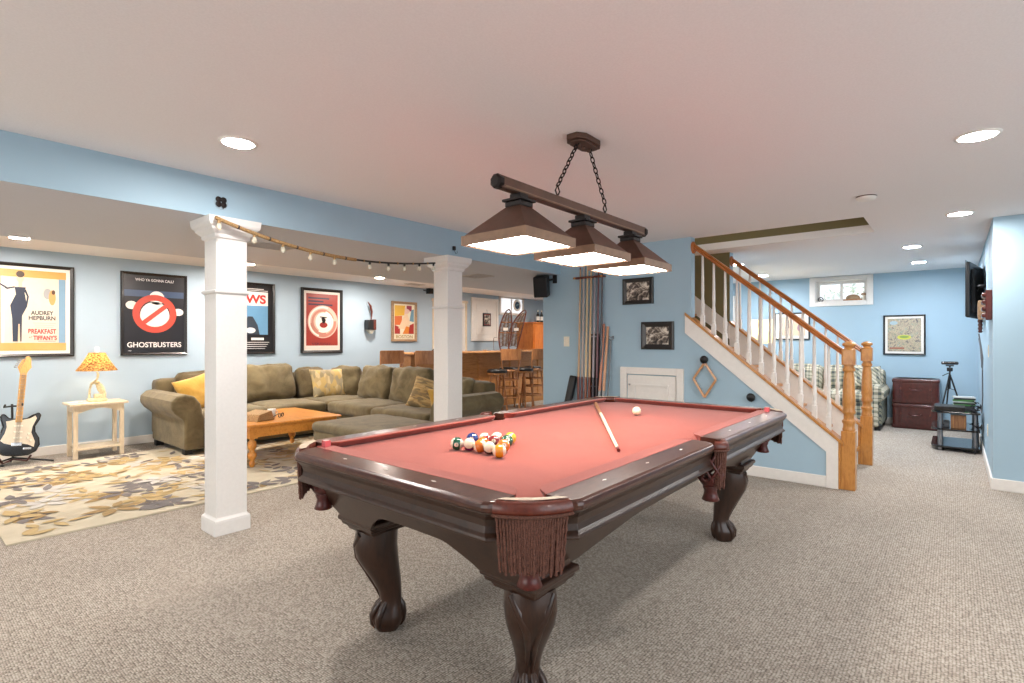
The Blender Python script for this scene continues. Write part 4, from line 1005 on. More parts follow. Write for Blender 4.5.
mk('ceramic').box(-.085, .085, -.06, .06, 0, .035).build('base', r, bev=.01)
mk('ceramic').tube([(-.07, 0, .03), (-.065, 0, .14), (-.05, 0, .20), (0.0, 0, .245), (.01, 0, .30), (0, 0, .33)], [.012, .010, .012, .010, .012, .008], 8).build('branch', r)
b = mk('ceramic'); b.tube([(.075, 0, .02), (.06, 0, .08), (.035, 0, .14), (.015, 0, .185), (.0, 0, .205)], [.010, .026, .036, .030, .010], 12); b.sphere((.002, 0, .205), .026, 14); b.tube([(-.02, 0, .205), (-.038, 0, .19)], [.010, .002], 8); b.rbox((.02, 0, .055), (.05, .035, .03), .015); b.build('bird_figure', r)
b = mk('shade'); rings = [[(ra*math.cos(2*PI*k/32), ra*math.sin(2*PI*k/32), z) for k in range(32)] for ra, z in ((.19, .345), (.145, .41), (.105, .48), (.075, .545))]
b.loft(rings, False, True); b.build('lamp_shade', r)
mk('white').lathe([(.012, .52), (.014, .545), (.022, .555), (.022, .60), (.016, .61)], 14).build('finial', r)
mk('white').sphere((0, 0, .42), .025, 12).build('bulb', r) if False else None
pl = bpy.data.lights.new('bulb_light', 'POINT'); pl.energy = 4.5; pl.color = (1, .8, .55); pl.shadow_soft_size = .03
o = bpy.data.objects.new('bulb_light', pl); COL.objects.link(o); o.parent = r; o.location = (0, 0, .44)
r = thing('coaster', 'pair of small pale coasters on the left end of the side table', 'coaster', (1.36, 7.33, .60))
mk('ivory').lathe([(.045, 0), (.045, .008)], 20, T(-.02, 0, 0)).build('disc', r); mk('ivory').lathe([(.045, 0), (.045, .008)], 20, T(.03, .04, .008)).build('disc', r)

# ---------------------------------------------------------------- electric guitars on stands
def guitar(loc, rz, lab, body, guard):
    g = thing('electric_guitar', lab, 'guitar', loc, rz)
    Z = R(-.13, 'X') @ R(.09, 'Y')
    out = [(-.02, .40), (-.06, .405), (-.10, .44), (-.155, .47), (-.175, .44), (-.165, .38), (-.135, .31), (-.14, .25), (-.175, .18), (-.185, .10), (-.16, .03), (-.10, -.01), (0, -.02), (.09, -.005), (.15, .04), (.175, .11), (.165, .18), (.13, .25), (.115, .31), (.135, .38), (.145, .42), (.13, .455), (.105, .45), (.075, .41), (.03, .40)]
    out = [(x, z*.92) for x, z in out]
    b = MB().mat(body); b.prism([(-x, z) for x, z in out], 'y', -.022, .022, Z @ T(0, 0, .08)); b.build('body', g, bev=.012, seg=3, fixn=True)
    if guard:
        gd = [(-.03, .385), (-.09, .40), (-.13, .43), (-.145, .40), (-.115, .31), (-.11, .24), (-.145, .14), (-.14, .08), (-.09, .11), (-.05, .12), (.04, .11), (.10, .13), (.13, .16), (.10, .24), (.09, .31), (.10, .37), (.07, .375), (.03, .39)]
        gd = [(x*.96, z*.92) for x, z in gd]
        b = MB().mat(ink((222, 208, 186))); b.prism([(-x, z) for x, z in gd], 'y', -.026, -.022, Z @ T(0, 0, .08)); b.build('pickguard', g, fixn=True)
        for z in (.17, .23, .29): mk('ivory').box(-.035, .035, -.032, -.026, z-.008, z+.008, Z @ T(0, 0, .08)).build('pickup', g, bev=.002)
        mk('chrome').box(-.04, .04, -.036, -.022, .09, .125, Z @ T(0, 0, .08)).build('bridge', g, bev=.003)
        mk('chrome').rbox((.085, -.028, .06), (.035, .006, .013), .006, X=Z @ T(0, 0, .08)).build('jack_plate', g)
        for x, z in ((.08, .17), (.105, .14), (.085, .21)): mk('ivory').lathe([(.012, 0), (.010, .012)], 12, Z @ T(x, -.026, z+.08) @ R(PI/2, 'X')).build('knob', g)
    b = mk('maple'); b.box(-.026, .026, -.034, -.008, .33, .83, Z @ T(0, 0, .08)); nk = b.build('neck', g, bev=.004)
    b = mk('chrome')
    for k in range(14): zz = .40+.43*(1-.94**k)/(1-.94**14); b.box(-.026, .026, -.0355, -.034, zz, zz+.003, Z @ T(0, 0, .08))
    b.build('frets', nk)
    b = mk('maple'); hd = [(-.026, .83), (.026, .83), (.035, .86), (.06, .90), (.055, .93), (.05, .99), (.03, 1.02), (.005, 1.01), (0, .985), (-.018, .98), (-.05, .90)]
    b.prism([(x, z) for x, z in hd], 'y', -.026, -.012, Z @ T(0, 0, .08)); h_ = b.build('headstock', g, fixn=True, bev=.002)
    b = mk('chrome')
    for k in range(6): x = -.045+.0075*k; z = .895+.018*k; b.tube([(x-.012, -.02, z), (x-.034, -.02, z+.004)], .0055, 8, Z @ T(0, 0, .08)); b.lathe([(.005, 0), (.004, .01)], 8, Z @ T(x+.012, -.026, z+.08) @ R(PI/2, 'X'))
    b.build('tuning_pegs', h_)
    b = mk('metal')
    for k in range(6): x = -.015+.006*k; b.tube([(x, -.038, .11), (x*.8, -.038, .84)], .0008, 4, Z @ T(0, 0, .08))
    b.build('strings', g)
    return g
def gstand(loc, rz, lab):
    s_ = thing('guitar_stand', lab, 'stand', loc, rz)
    mk('black').tube([(0, .09, .05), (0, .14, .62)], .010, 8).build('pole', s_)
    mk('black').tube([(-.065, .02, .625), (-.07, .06, .60), (0, .12, .60), (.07, .06, .60), (.065, .02, .625)], .009, 8).build('neck_yoke', s_)
    for p in ((.30, -.06), (-.30, -.06), (0, .22)): mk('black').tube([(0, .09, .07), (p[0], p[1], .012)], .009, 8).build('leg', s_)
    mk('trunk').tube([(-.12, -.06, .10), (-.09, -.05, .045), (0, .06, .06), (.09, -.05, .045), (.12, -.06, .10)], .010, 8).build('cradle', s_)
guitar((.88, 7.37, .03), 0, 'black electric guitar with white pickguard and maple neck on a floor stand', M['blackgloss'], True)
gstand((.88, 7.37, 0), 0, 'black tripod guitar stand under the guitar with the white pickguard')
guitar((.50, 7.40, .03), .1, 'second dark guitar, mostly cut off by the left edge of the photo', M['blackgloss'], False)
gstand((.50, 7.40, 0), .1, 'black tripod guitar stand under the second dark guitar at the photo edge')

# ---------------------------------------------------------------- wall sconce, mini speaker, bar door
r = thing('wall_sconce', 'black and copper cube wall sconce with a tall brown feather on top', 'sconce', (5.40, BW, 1.42))
mk('metal').box(-.05, .05, -.03, 0, .03, .17).build('back_plate', r, bev=.004)
mk('black').box(-.08, .03, -.15, -.03, .05, .22).build('cube', r, bev=.008); mk('leather').box(.03, .085, -.145, -.03, .05, .23).build('copper_side', r, bev=.006)
mk('leather').tube([(0.02, -.09, .22), (.03, -.09, .36), (0, -.09, .46), (-.05, -.09, .53)], [.005, .018, .02, .004], 8).build('feather', r)
mk('glassy' if 'glassy' in M else 'bulb').prism([(-.07, .05), (.07, .05), (.0, -.02)], 'y', -.13, -.05).build('lower_glass', r, fixn=True)
r = thing('mini_speaker', 'small black cube speaker under the ceiling beside the far column', 'speaker', (6.66, 7.60, 2.17))
mk('black').box(-.05, .05, -.05, .05, 0, .10).build('cabinet', r, bev=.006); mk('black').tube([(0, .04, .05), (0, .18, .08)], .01).build('bracket', r); mk('rubber').box(-.04, .04, -.055, -.05, .01, .09).build('grille', r)
r = struct(bpy.data.objects.new('door_2', None)); COL.objects.link(r); r.location = (7.35, BW, 0)
b = mk('birch'); b.box(-.47, -.42, -.02, 0, 0, 2.06); b.box(.42, .47, -.02, 0, 0, 2.06); b.box(-.49, .49, -.025, 0, 2.06, 2.11); b.build('casing', r, bev=.004)
b = mk('white'); b.box(-.42, .42, -.01, 0, .01, 2.06); b.build('door_leaf', r); b = mk('white')
for z0, z1 in ((.2, .9), (1.05, 1.9)):
    for x0, x1 in ((-.33, -.05), (.05, .33)): b.box(x0, x1, -.018, -.01, z0, z1)
b.build('door_panels', r, bev=.01); mk('brass').sphere((-.36, -.05, .95), .028, 14).build('knob', r)
# white wall panel (bar) with small picture
r = thing('wall_panel', 'white raised wooden wall panel above the bar, left of the small window', 'panel', (8.365, BW, 1.28))
mk('white').box(-.42, .42, -.02, 0, 0, .92).build('panel_board', r, bev=.004)
b = mk('white'); b.box(-.42, .42, -.04, -.02, .86, .92); b.box(-.42, .42, -.04, -.02, 0, .06); b.box(-.42, -.36, -.04, -.02, .06, .86); b.box(.36, .42, -.04, -.02, .06, .86); b.box(-.28, .28, -.03, -.02, .13, .79); b.build('moulding', r, bev=.006)
r = thing('hanging_picture', 'small dark red square picture hanging on the white wall panel behind the bar', 'picture', (8.40, BW-.03, 1.60))
mk('frameblack').box(-.12, .12, -.02, 0, 0, .28).build('board', r); MB().mat(M['photo']).box(-.09, .09, -.024, -.02, .04, .24).build('print', r); MB().mat(ink((130, 40, 30))).box(-.1, .1, -.0225, -.019, .02, .26).build('border', r)
mk('metal').tube([(-.03, -.01, .28), (0, -.008, .36), (.03, -.01, .28)], .002, 6).build('hanging_wire', r)
# bar window
r = struct(bpy.data.objects.new('window_1', None)); COL.objects.link(r); r.location = (9.26, BW, 1.90)
b = mk('white'); b.box(-.43, -.37, -.03, 0, 0, .38); b.box(.37, .43, -.03, 0, 0, .38); b.box(-.43, .43, -.03, 0, .34, .379); b.box(-.45, .45, -.05, 0, -.03, .02); b.box(-.02, .02, -.02, 0, .02, .34); b.build('frame', r, bev=.004)
m_, t = base('outdoor_light_pane', .3); t.b.inputs['Emission Color'].default_value = (.86, .93, 1, 1); t.b.inputs['Emission Strength'].default_value = .75; M['daypane'] = m_
mk('daypane').box(-.37, -.02, -.008, -.002, .02, .34).build('pane', r); mk('daypane').box(.02, .37, -.008, -.002, .02, .34).build('pane', r)
r = thing('round_wall_clock', 'round white disc sign with dark blue emblem in the small bar window', 'sign', (9.42, BW-.035, 1.96))
mk('mat').lathe([(.13, 0), (.135, .004), (.135, .012), (.128, .016)], 28, T(0, 0, .14) @ R(PI/2, 'X')).build('disc', r)
b = MB().mat(ink((40, 66, 92))).disc(0, .14, .085, .085, -.0175); b.mat(ink((120, 150, 160))).flatpoly([(-.06, .12), (-.01, .17), (.05, .175), (.06, .15), (0, .14)], -.0185); b.build('emblem', r)
# bar
r = thing('bar_counter', 'long knotty wood home bar with pale wooden counter top behind the sofa', 'bar', (7.4, 7.0, 0))
wb = (7.4, 7.0, 0)
mk('bar').box(5.60, 10.0, 6.88, 7.15, 0, 1.055).build('front_panel', r, world=wb)
b = mk('bar')
for x in (5.60, 6.40, 7.21, 8.14, 9.07): b.box(x, x+.06, 6.862, 6.88, .12, 1.0)
b.box(5.60, 10.0, 6.862, 6.88, 0, .12); b.box(5.60, 10.0, 6.862, 6.88, 1.0, 1.055); b.build('panel_frame', r, world=wb, bev=.004)
mk('bartop').box(5.50, 10.05, 6.66, 7.20, 1.055, 1.095).build('counter_top', r, world=wb, bev=.01)
# cabinet
r = thing('bar_cabinet', 'tall orange knotty pine cabinet behind the bar under the dark blue wall', 'cabinet', (9.98, 7.61, 0))
mk('cab').box(-.52, .68, -.32, .16, 0, 1.68).build('body', r, bev=.004); mk('cab').box(-.55, .70, -.35, .165, 1.68, 1.71).build('top', r, bev=.006)
for x0 in (-.50, .08): mk('cab').box(x0, x0+.56, -.34, -.32, .08, 1.64).build('door', r, bev=.005)
for x in (.03, .12): mk('dark').sphere((x, -.355, 1.0), .015, 10).build('knob', r)
for x, lab in ((9.80, 'left dark wine bottle with white label on the pine cabinet'), (9.94, 'right dark wine bottle with white label on the pine cabinet')):
    q = thing('wine_bottle', lab, 'bottle', (x, 7.42, 1.71)); mk('black').lathe([(.036, 0), (.038, .01), (.038, .17), (.03, .195), (.014, .215), (.013, .27), (.015, .275)], 18).build('glass', q)
    mk('mat').lathe([(.0385, .05), (.0385, .14)], 18).build('label', q); mk('ivory').lathe([(.0155, .25), (.0155, .285)], 12).build('foil', q)
# snowshoes on the bar
def snowshoe(x, rz, lean, lab):
    q = thing('snowshoe', lab, 'snowshoe', (x, 7.08, 1.095), rz)
    L_ = .84; fr = []
    def shape(f):  # f 0..1 up one side
        wv = .125*math.sin(min(1, f*1.08)*PI)**.55 if f < .93 else .125*math.sin(PI*min(1, f*1.08))**.55 if f*1.08 < 1 else 0
        return wv
    n_ = 20
    def pos(s_, f): z = L_*f; yb = .10*max(0, f-.6)**1.2*2; wv = .02+.11*(math.sin(PI*min(1, .12+f*.88)))**.7; return (s_*wv*(1 if f < 1 else 0)+lean*f*f, .04+yb*.3-.10*f*0, z)
    lft = [pos(-1, k/n_) for k in range(n_+1)]; rgt = [pos(1, k/n_) for k in range(n_, -1, -1)]
    mk('leather').tube(lft+rgt, .013, 8).build('frame', q)
    b = mk('wick')
    for k in range(1, 27):
        f = .05+.86*k/27; a_ = pos(-1, f); c_ = pos(1, f+.05); b.tube([a_, c_], .0065, 5); a_ = pos(-1, f+.05); c_ = pos(1, f); b.tube([a_, c_], .0065, 5)
    b.build('webbing', q)
    b = mk('stool'); b.tube([pos(-1, .42), pos(1, .42)], .009, 6); b.tube([pos(-1, .68), pos(1, .68)], .009, 6); b.build('crossbars', q)
    b = mk('mat'); a_ = pos(0, .5); b.box(a_[0]-.05, a_[0]+.05, a_[1]-.02, a_[1]-.008, a_[2]-.02, a_[2]+.04); b.build('white_tag', q)
snowshoe(8.22, -.7, .10, 'left brown wooden snowshoe with rawhide webbing standing on the bar')
snowshoe(8.50, -.7, .26, 'right brown wooden snowshoe with rawhide webbing standing on the bar, leaning further over')
r = thing('soap_tap', 'thin metal tap standing on the bar counter left of the snowshoes', 'tap', (7.9, 7.1, 1.095)); mk('chrome').tube([(0, 0, 0), (0, 0, .22), (0, -.02, .26), (0, -.07, .25)], .007, 8).build('spout', r)
mk('chrome').lathe([(.02, 0), (.018, .02)], 12).build('base', r)
r = thing('white_dish', 'small white dish on the bar counter right of the far column', 'dish', (7.35, 6.82, 1.095)); mk('white').lathe([(.03, 0), (.06, .018), (.064, .02), (.055, .016), (.028, .004)], 20).build('dish', r)
r = thing('dark_tap_handle', 'small dark curved tap handle on the left part of the bar counter', 'handle', (6.35, 7.05, 1.095)); mk('black').tube([(-.12, 0, .01), (-.05, 0, .05), (.0, 0, .08), (.03, 0, .02)], .012, 8).build('handle', r)
mk('black').lathe([(.03, 0), (.028, .015)], 12).build('base', r)
# bar stools
def stool(loc, rz, lab):
    s_ = thing('bar_stool', lab, 'bar stool', loc, rz, 'wooden bar stools at the bar')
    b = mk('stool'); b.lathe([(.19, .70), (.20, .71), (.20, .735), (.185, .745)], 28); b.build('seat', s_)
    mk('black').lathe([(.17, .745), (.175, .755), (.16, .775), (.05, .785)], 28).build('seat_pad', s_)
    for sx in (-1, 1):
        for sy in (-1, 1): mk('stool').tube([(sx*.12, sy*.12, .70), (sx*.17, sy*.17, 0)], [.021, .018], 4).build('leg', s_, bev=.004)
    ptsq = [(.185*math.cos(2*PI*k/24), .185*math.sin(2*PI*k/24), .22) for k in range(25)]
    mk('stool').tube(ptsq, .014, 8).build('foot_ring', s_)
    b = mk('stool')
    for z in (.40, .55):
        for s2 in (-1, 1): b.box(-.14, .14, s2*.145-.01, s2*.145+.01, z-.015, z+.015); b.box(s2*.145-.01, s2*.145+.01, -.14, .14, z-.015, z+.015)
    b.build('stretchers', s_)
    for sx in (-1, 1): mk('stool').tube([(sx*.15, -.15, .72), (sx*.18, -.17, .92), (sx*.19, -.20, 1.12)], [.019, .018, .017], 4).build('back_post', s_, bev=.003)
    b = mk('stool')
    for z0, z1 in ((.92, 1.13),):
        rings = []
        for k in range(9):
            f = -1+2*k/8; x = .195*f; y = -.20-.035*(1-f*f)
            rings.append([(x, y-.011+.018*0, z0+.0), (x, y+.011, z0), (x, y+.005, z1), (x, y-.017, z1)])
        b.loft(rings, True, False)
    b.build('back_panel', s_, fixn=True, bev=.004)
    return s_
g0 = stool((7.66, 6.50, 0), 0, 'wooden bar stool with solid back beside the far column, the third from the left'); g0.rotation_euler = (0, 0, -.6)
dup(g0, (8.30, 6.42, 0), -.15, 'wooden bar stool at the right end of the bar, beside the cue wall')
dup(g0, (5.50, 6.38, 0), -.5, 'wooden bar stool whose back shows left of the far column, behind the sofa')
dup(g0, (5.20, 6.97, 0), -.2, 'wooden bar stool at the left end of the bar, leftmost of the stools')
def bstool(loc, lab):
    s_ = thing('backless_stool', lab, 'bar stool', loc)
    mk('black').lathe([(.17, .70), (.185, .71), (.185, .745), (.15, .765)], 28).build('seat', s_); mk('stool').lathe([(.165, .665), (.175, .675), (.175, .70)], 28).build('seat_ring', s_)
    for k in range(4): a_ = PI/4+k*PI/2; mk('stool').tube([(.11*math.cos(a_), .11*math.sin(a_), .67), (.19*math.cos(a_), .19*math.sin(a_), 0)], .017, 8).build('leg', s_)
    mk('stool').tube([(.16*math.cos(2*PI*k/20), .16*math.sin(2*PI*k/20), .25) for k in range(21)], .011, 8).build('foot_ring', s_)
bstool((7.22, 6.40, 0), 'low round stool with black padded seat left of the third bar stool'); bstool((8.06, 6.44, 0), 'low round stool with black padded seat between the two right-hand bar stools')

# ---------------------------------------------------------------- far room: window, chest, plaid sofa, TV corner
r = struct(bpy.data.objects.new('window_2', None)); COL.objects.link(r); r.location = (10.03, 1.43, 1.92); r.rotation_euler = (0, 0, -PI/2)
w2 = .36; h2 = .355
b = mk('white'); c = .085
b.box(-w2-c, -w2, -.018, 0, -.07, h2+.055); b.box(w2, w2+c, -.018, 0, -.07, h2+.055); b.box(-w2, w2, -.018, 0, h2, h2+.055); b.box(-w2, w2, -.022, 0, -.07, 0); b.build('casing', r, bev=.005)
b = mk('white'); b.box(-w2, -w2+.012, 0, .16, 0, h2); b.box(w2-.012, w2, 0, .16, 0, h2); b.box(-w2, w2, 0, .16, h2-.012, h2); b.box(-w2, w2, 0, .16, 0, .012); b.build('reveal', r)
b = mk('white'); y0, y1 = .12, .15
b.box(-w2+.012, -w2+.05, y0, y1, .012, h2-.012); b.box(w2-.05, w2-.012, y0, y1, .012, h2-.012); b.box(-w2+.05, w2-.05, y0, y1, h2-.06, h2-.012); b.box(-w2+.05, w2-.05, y0, y1, .012, .05); b.box(-.02, .02, y0-.01, y1, .05, h2-.06); b.build('sash', r, bev=.003)
for x0, x1 in ((-w2+.05, -.02), (.02, w2-.05)): mk('pane').box(x0, x1, .132, .138, .05, h2-.06).build('pane', r)
# greenery outside the window
m_, t = base('outdoor_foliage', .8); v = coords(t, (1, 1, 1)); n = noi(t, v, 9, 5, .7)
t.link(ramp(t, n, [(.40, lin((176, 196, 150))), (.52, lin((226, 230, 214))), (.62, lin((250, 250, 246)))]), t.b.inputs['Base Color'])
M['foliage'] = m_
bh = MB().mat(m_)
rr = random.Random(3)
for i in range(420):
    c0 = Vector((rr.uniform(11.2, 11.9), rr.uniform(.2, 3.0), rr.uniform(1.6, 2.9))); u = Vector((rr.uniform(-1, 1), rr.uniform(-1, 1), rr.uniform(-1, 1))).normalized(); v2 = u.orthogonal().normalized()
    bh.add([c0-u*.07, c0+v2*.03, c0+u*.07, c0-v2*.03], [(0, 1, 2, 3)])
o = bh.build('hedge'); tag(o, 'pale leafy hedge outside the small high window in the far wall', 'hedge'); 
bh2 = mk('stool'); 
for yy in (.3, 2.9): bh2.tube([(11.5, yy, 0), (11.55, yy+.05, 1.4), (11.6, yy-.05, 2.6)], [.03, .02, .008], 6)
bh2.build('stems', o)
q = thing('sill_ring', 'tiny dark wreath ornament at the left of the high window sill', 'ornament', (10.09, 1.72, 1.932)); mk('dark').tube([(0, .035*math.cos(k*PI/8), .037+.035*math.sin(k*PI/8)) for k in range(17)], .008, 8).build('ring', q); mk('dark').sphere((0, 0, .037), .012, 8).build('bead', q)
q = thing('sill_shell', 'brown rounded shell lying in the middle of the high window sill', 'shell', (10.09, 1.265, 1.932))
mk('framebrown').sphere((0, 0, .04), .1, 18, sc3=(.45, 1, .62)).build('dome', q); mk('stool').rbox((0, 0, .01), (.05, .13, .01), .008).build('brim', q)
q = thing('sill_figurine', 'small mushroom-shaped figurine at the right of the high window sill', 'figurine', (10.09, 1.12, 1.932)); mk('ivory').lathe([(.03, 0), (.018, .02), (.014, .07), (.02, .08)], 12).build('stem', q); mk('framebrown').lathe([(.04, .08), (.042, .09), (.03, .11), (.006, .12)], 14).build('cap', q)
# door far
r = struct(bpy.data.objects.new('door_3', None)); COL.objects.link(r); r.location = (10.03, 3.43, 0); r.rotation_euler = (0, 0, -PI/2)
b = mk('white'); b.box(-.38, .32, -.01, 0, .01, 2.02); b.build('door_leaf', r); b = mk('white'); b.box(-.38, -.32 if False else -.30, -.025, 0, 0, 2.10); b.box(.25, .37, -.025, 0, 0, 2.10); b.box(-.30, .25, -.025, 0, 2.02, 2.10); b.build('casing', r, bev=.004)
b = mk('white'); b.box(-.2, .15, -.02, -.01, .2, .9); b.box(-.2, .15, -.02, -.01, 1.05, 1.9); b.build('door_panels', r, bev=.008); mk('brass').sphere((.18, -.04, .95), .025, 12).build('knob', r)
# trunks
for z0, lab in ((0, 'lower dark red leather trunk of the two stacked in the far corner'), (.365, 'upper dark red leather trunk of the two stacked in the far corner')):
    q = thing('trunk', lab, 'trunk', (9.80, .44, z0), 0, 'stacked dark red trunks')
    h = .362
    mk('trunk').rbox((0, 0, h/2), (.20, .27, h/2), .02, n=6).build('body', q)
    mk('trunk').rbox((0, 0, h-.03), (.207, .277, .03), .02, n=6).build('lid', q)
    mk('trunk').tube([(-.205, .07, h*.60), (-.235, .05, h*.56), (-.238, -.05, h*.56), (-.205, -.07, h*.60)], .009, 8).build('handle', q)
    for sy in (-.17, .17): mk('trunk').box(-.212, -.20, sy-.014, sy+.014, .05, h-.01).build('strap', q, bev=.002); mk('leather').box(-.216, -.21, sy-.012, sy+.012, h*.56, h*.56+.03).build('buckle', q, bev=.002)
    for sy in (-.26, .26): mk('trunk').rbox((-.19, sy, .03), (.014, .014, .02), .006, n=4).build('corner', q)
# plaid sofa
wp = (9.5, 1.85, 0)
ps = thing('plaid_sofa', 'green and cream plaid sofa against the far wall behind the staircase', 'sofa', wp)
def sq(name, b, **k): return b.build(name, ps, world=wp, **k)
sq('base', mk('plaid').rbox((9.55, 1.85, .24), (.42, 1.05, .18), .03, n=6))
sq('back', mk('plaid').rbox((9.86, 1.85, .56), (.13, 1.04, .30), .09, n=8))
for yc, sg in ((.93, 1), (2.84, -1)):
    pr = [(yc-sg*x, z-.04) for x, z in [(.10, .09), (.10, .42), (.16, .50), (.175, .58), (.13, .655), (.04, .69), (-.05, .66), (-.09, .58), (-.07, .48), (-.09, .40), (-.09, .09)]]
    sq('arm', mk('plaid').prism(pr, 'x', 9.08, 9.92), bev=.03, seg=4, fixn=True)
for yc in (1.30, 1.92, 2.50): sq('seat_cushion', mk('plaid').rbox((9.42, yc, .46), (.36, .30, .07), .05, (0, 0, .02), n=8)); sq('back_cushion', mk('plaid').rbox((9.72, yc, .70), (.10, .30, .19), .08, (.03, 0, .02), n=8))
b = mk('black')
for x in (9.15, 9.85):
    for y in (.85, 2.85): b.box(x-.03, x+.03, y-.03, y+.03, 0, .06)
sq('feet', b)
pil('throw_pillow', 'plaid throw pillow on the right end of the plaid sofa', T(9.50, 1.02, .74) @ R(-1.2, 'Z') @ R(-.3, 'X'), .2, .17, .12, 'plaid', 6)
o = pil('throw_pillow', 'dark olive throw pillow leaning on the middle of the plaid sofa back', T(9.50, 2.62, .72) @ R(-1.7, 'Z') @ R(-.3, 'X'), .2, .17, .12, 'sofadk', 7)
r = thing('end_table', 'small wooden end table beside the plaid sofa behind the stairs', 'end table', (9.65, 3.3, 0)); mk('oak').box(-.25, .25, -.22, .22, .56, .59).build('top', r, bev=.005); mk('oak').box(-.22, .22, -.19, .19, .46, .56).build('apron', r)
for sx in (-.2, .2):
    for sy in (-.17, .17): mk('oak').box(sx-.02, sx+.02, sy-.02, sy+.02, 0, .46).build('leg', r)
r = thing('floor_lamp', 'lamp with large cream drum shade seen through the balusters behind the plaid sofa', 'lamp', (9.80, 2.56+.0, .0)) if False else thing('floor_lamp', 'lamp with cream drum shade seen through the balusters beside the plaid sofa', 'lamp', (9.0, 2.33+.12, 0))
r.location = (9.72, 2.56+.0, 0)
r.location = (8.80, 2.30, 0)
mk('bronze').lathe([(.14, 0), (.14, .015), (.03, .03), (.012, .05), (.012, 1.1)], 20).build('pole', r)
b = mk('shade2'); b.loft([[(ra*math.cos(2*PI*k/32), ra*math.sin(2*PI*k/32), z) for k in range(32)] for ra, z in ((.19, 1.24), (.165, 1.60))], False, True); b.build('lamp_shade', r)
mk('bronze').tube([(0, 0, 1.1), (0, 0, 1.42)], .008, 8).build('stem', r); 
pl = bpy.data.lights.new('bulb_light', 'POINT'); pl.energy = 7; pl.color = (1, .85, .6); pl.shadow_soft_size = .03
o = bpy.data.objects.new('bulb_light', pl); COL.objects.link(o); o.parent = r; o.location = (0, 0, 1.45)

# TV stand
wt = (8.3, -.02, 0)
r = thing('tv_stand', 'black glass and silver three-shelf media stand against the right wall', 'tv stand', wt)
def shelf(z, x0, x1, y0, y1, m_='blackgloss'):
    n_ = 8; pts_ = [(x1, y0), (x1, y1-.02)]+[(x0+.16+(x1-x0-.16)*(1-k/n_)-.0, y1) for k in range(0, 1)]
    pts_ = [(x1, y0), (x1, y1)]+[(x0+.12*(1-math.sin(PI/2*k/n_)), y1-.12*(1-math.cos(PI/2*k/n_))) for k in range(n_+1)]+[(x0, y0)]
    return mk(m_).prism(pts_, 'z', z, z+.02)
for z in (.04, .24, .44): shelf(z, 7.92, 8.70, -.22, .22).build('shelf', r, world=wt, fixn=True, bev=.003)
for x, y in ((7.99, .13), (8.02, -.18), (8.62, .15), (8.62, -.18)): mk('metal').tube([(x, y, .0), (x, y, .44)], .022, 12).build('post', r, world=wt)
r = thing('media_box', 'black flat media player on the top shelf of the media stand', 'media player', (8.12, .05, .46)); mk('black').box(-.15, .15, -.14, .14, 0, .055).build('case', r, bev=.004); mk('blackgloss').box(-.153, -.15, -.12, .12, .01, .045).build('front_panel', r)
r = thing('wood_speaker', 'small brown wooden box with pale stripes on the middle shelf of the media stand', 'box', (8.08, -.03, .26)); mk('stool').box(-.07, .07, -.07, .07, 0, .155).build('case', r, bev=.004)
for y in (-.055, .045): mk('bartop').box(-.073, -.07, y-.006, y+.006, .004, .15).build('stripe', r)
r = thing('cable_bundle', 'tangle of black cables on the right side of the media stand', 'cables', (8.1, -.17, .0))
b = mk('rubber'); rr = random.Random(9)
for k in range(9):
    p = Vector((rr.uniform(-.15, .1), rr.uniform(-.04, .04), rr.uniform(.47, .52) if k < 5 else rr.uniform(.27, .32))); ptsq = [p]
    for j in range(10): p = p+Vector((rr.uniform(-.05, .05), rr.uniform(-.035, .035), rr.uniform(-.02, .025))); p.y = max(-.06, min(.06, p.y)); p.z = max(.468, p.z) if k < 5 else max(.268, min(.40, p.z)); ptsq.append(p.copy())
    b.tube(ptsq, .005, 6)
b.tube([(-.1, -.02, .47), (-.22, -.03, .3), (-.24, -.03, .1), (-.26, .0, .012), (-.20, .06, .012), (-.1, .1, .012)], .006, 6); b.build('cables', r)
r = thing('adapter_box', 'silver and black cable box on the middle shelf left of the wooden box', 'box', (8.15, .10, .26)); mk('greyp').rbox((0, 0, .035), (.08, .05, .035), .01, n=4).build('case', r); mk('black').tube([(-.08, 0, .03), (-.12, .03, .05), (-.1, .05, .09)], .005, 6).build('cable', r)
cols = [((214, 214, 210), .012), ((40, 44, 46), .014), ((70, 130, 62), .016), ((190, 200, 190), .010), ((30, 36, 34), .014), ((84, 150, 72), .014), ((46, 50, 54), .012), ((60, 60, 64), .014)]
z = .46; names = ['pale grey', 'black', 'green', 'white', 'dark green', 'bright green', 'charcoal', 'dark grey']
ordn = ['bottom', 'second from the bottom', 'third from the bottom', 'fourth from the bottom', 'fourth from the top', 'third from the top', 'second from the top', 'top']
for i, ((c_, h_), nm, od) in enumerate(zip(cols[::-1], names[::-1], ordn)):
    q = thing('game_case', nm+' plastic game case, '+od+' of the stack on the media stand', 'game case', (8.35, -.085+.004*((i*5) % 3-1), z), .06*((i*7) % 5-2), 'stack of game cases')
    q.location.x = 8.42
    MB().mat(ink(c_)).box(-.07, .07, -.10, .10, 0, h_+.004).build('case', q, bev=.002); mk('mat').box(-.068, .068, -.1005, .1005, h_*.35, h_*.75).build('cover_sleeve', q)
    z += h_+.005
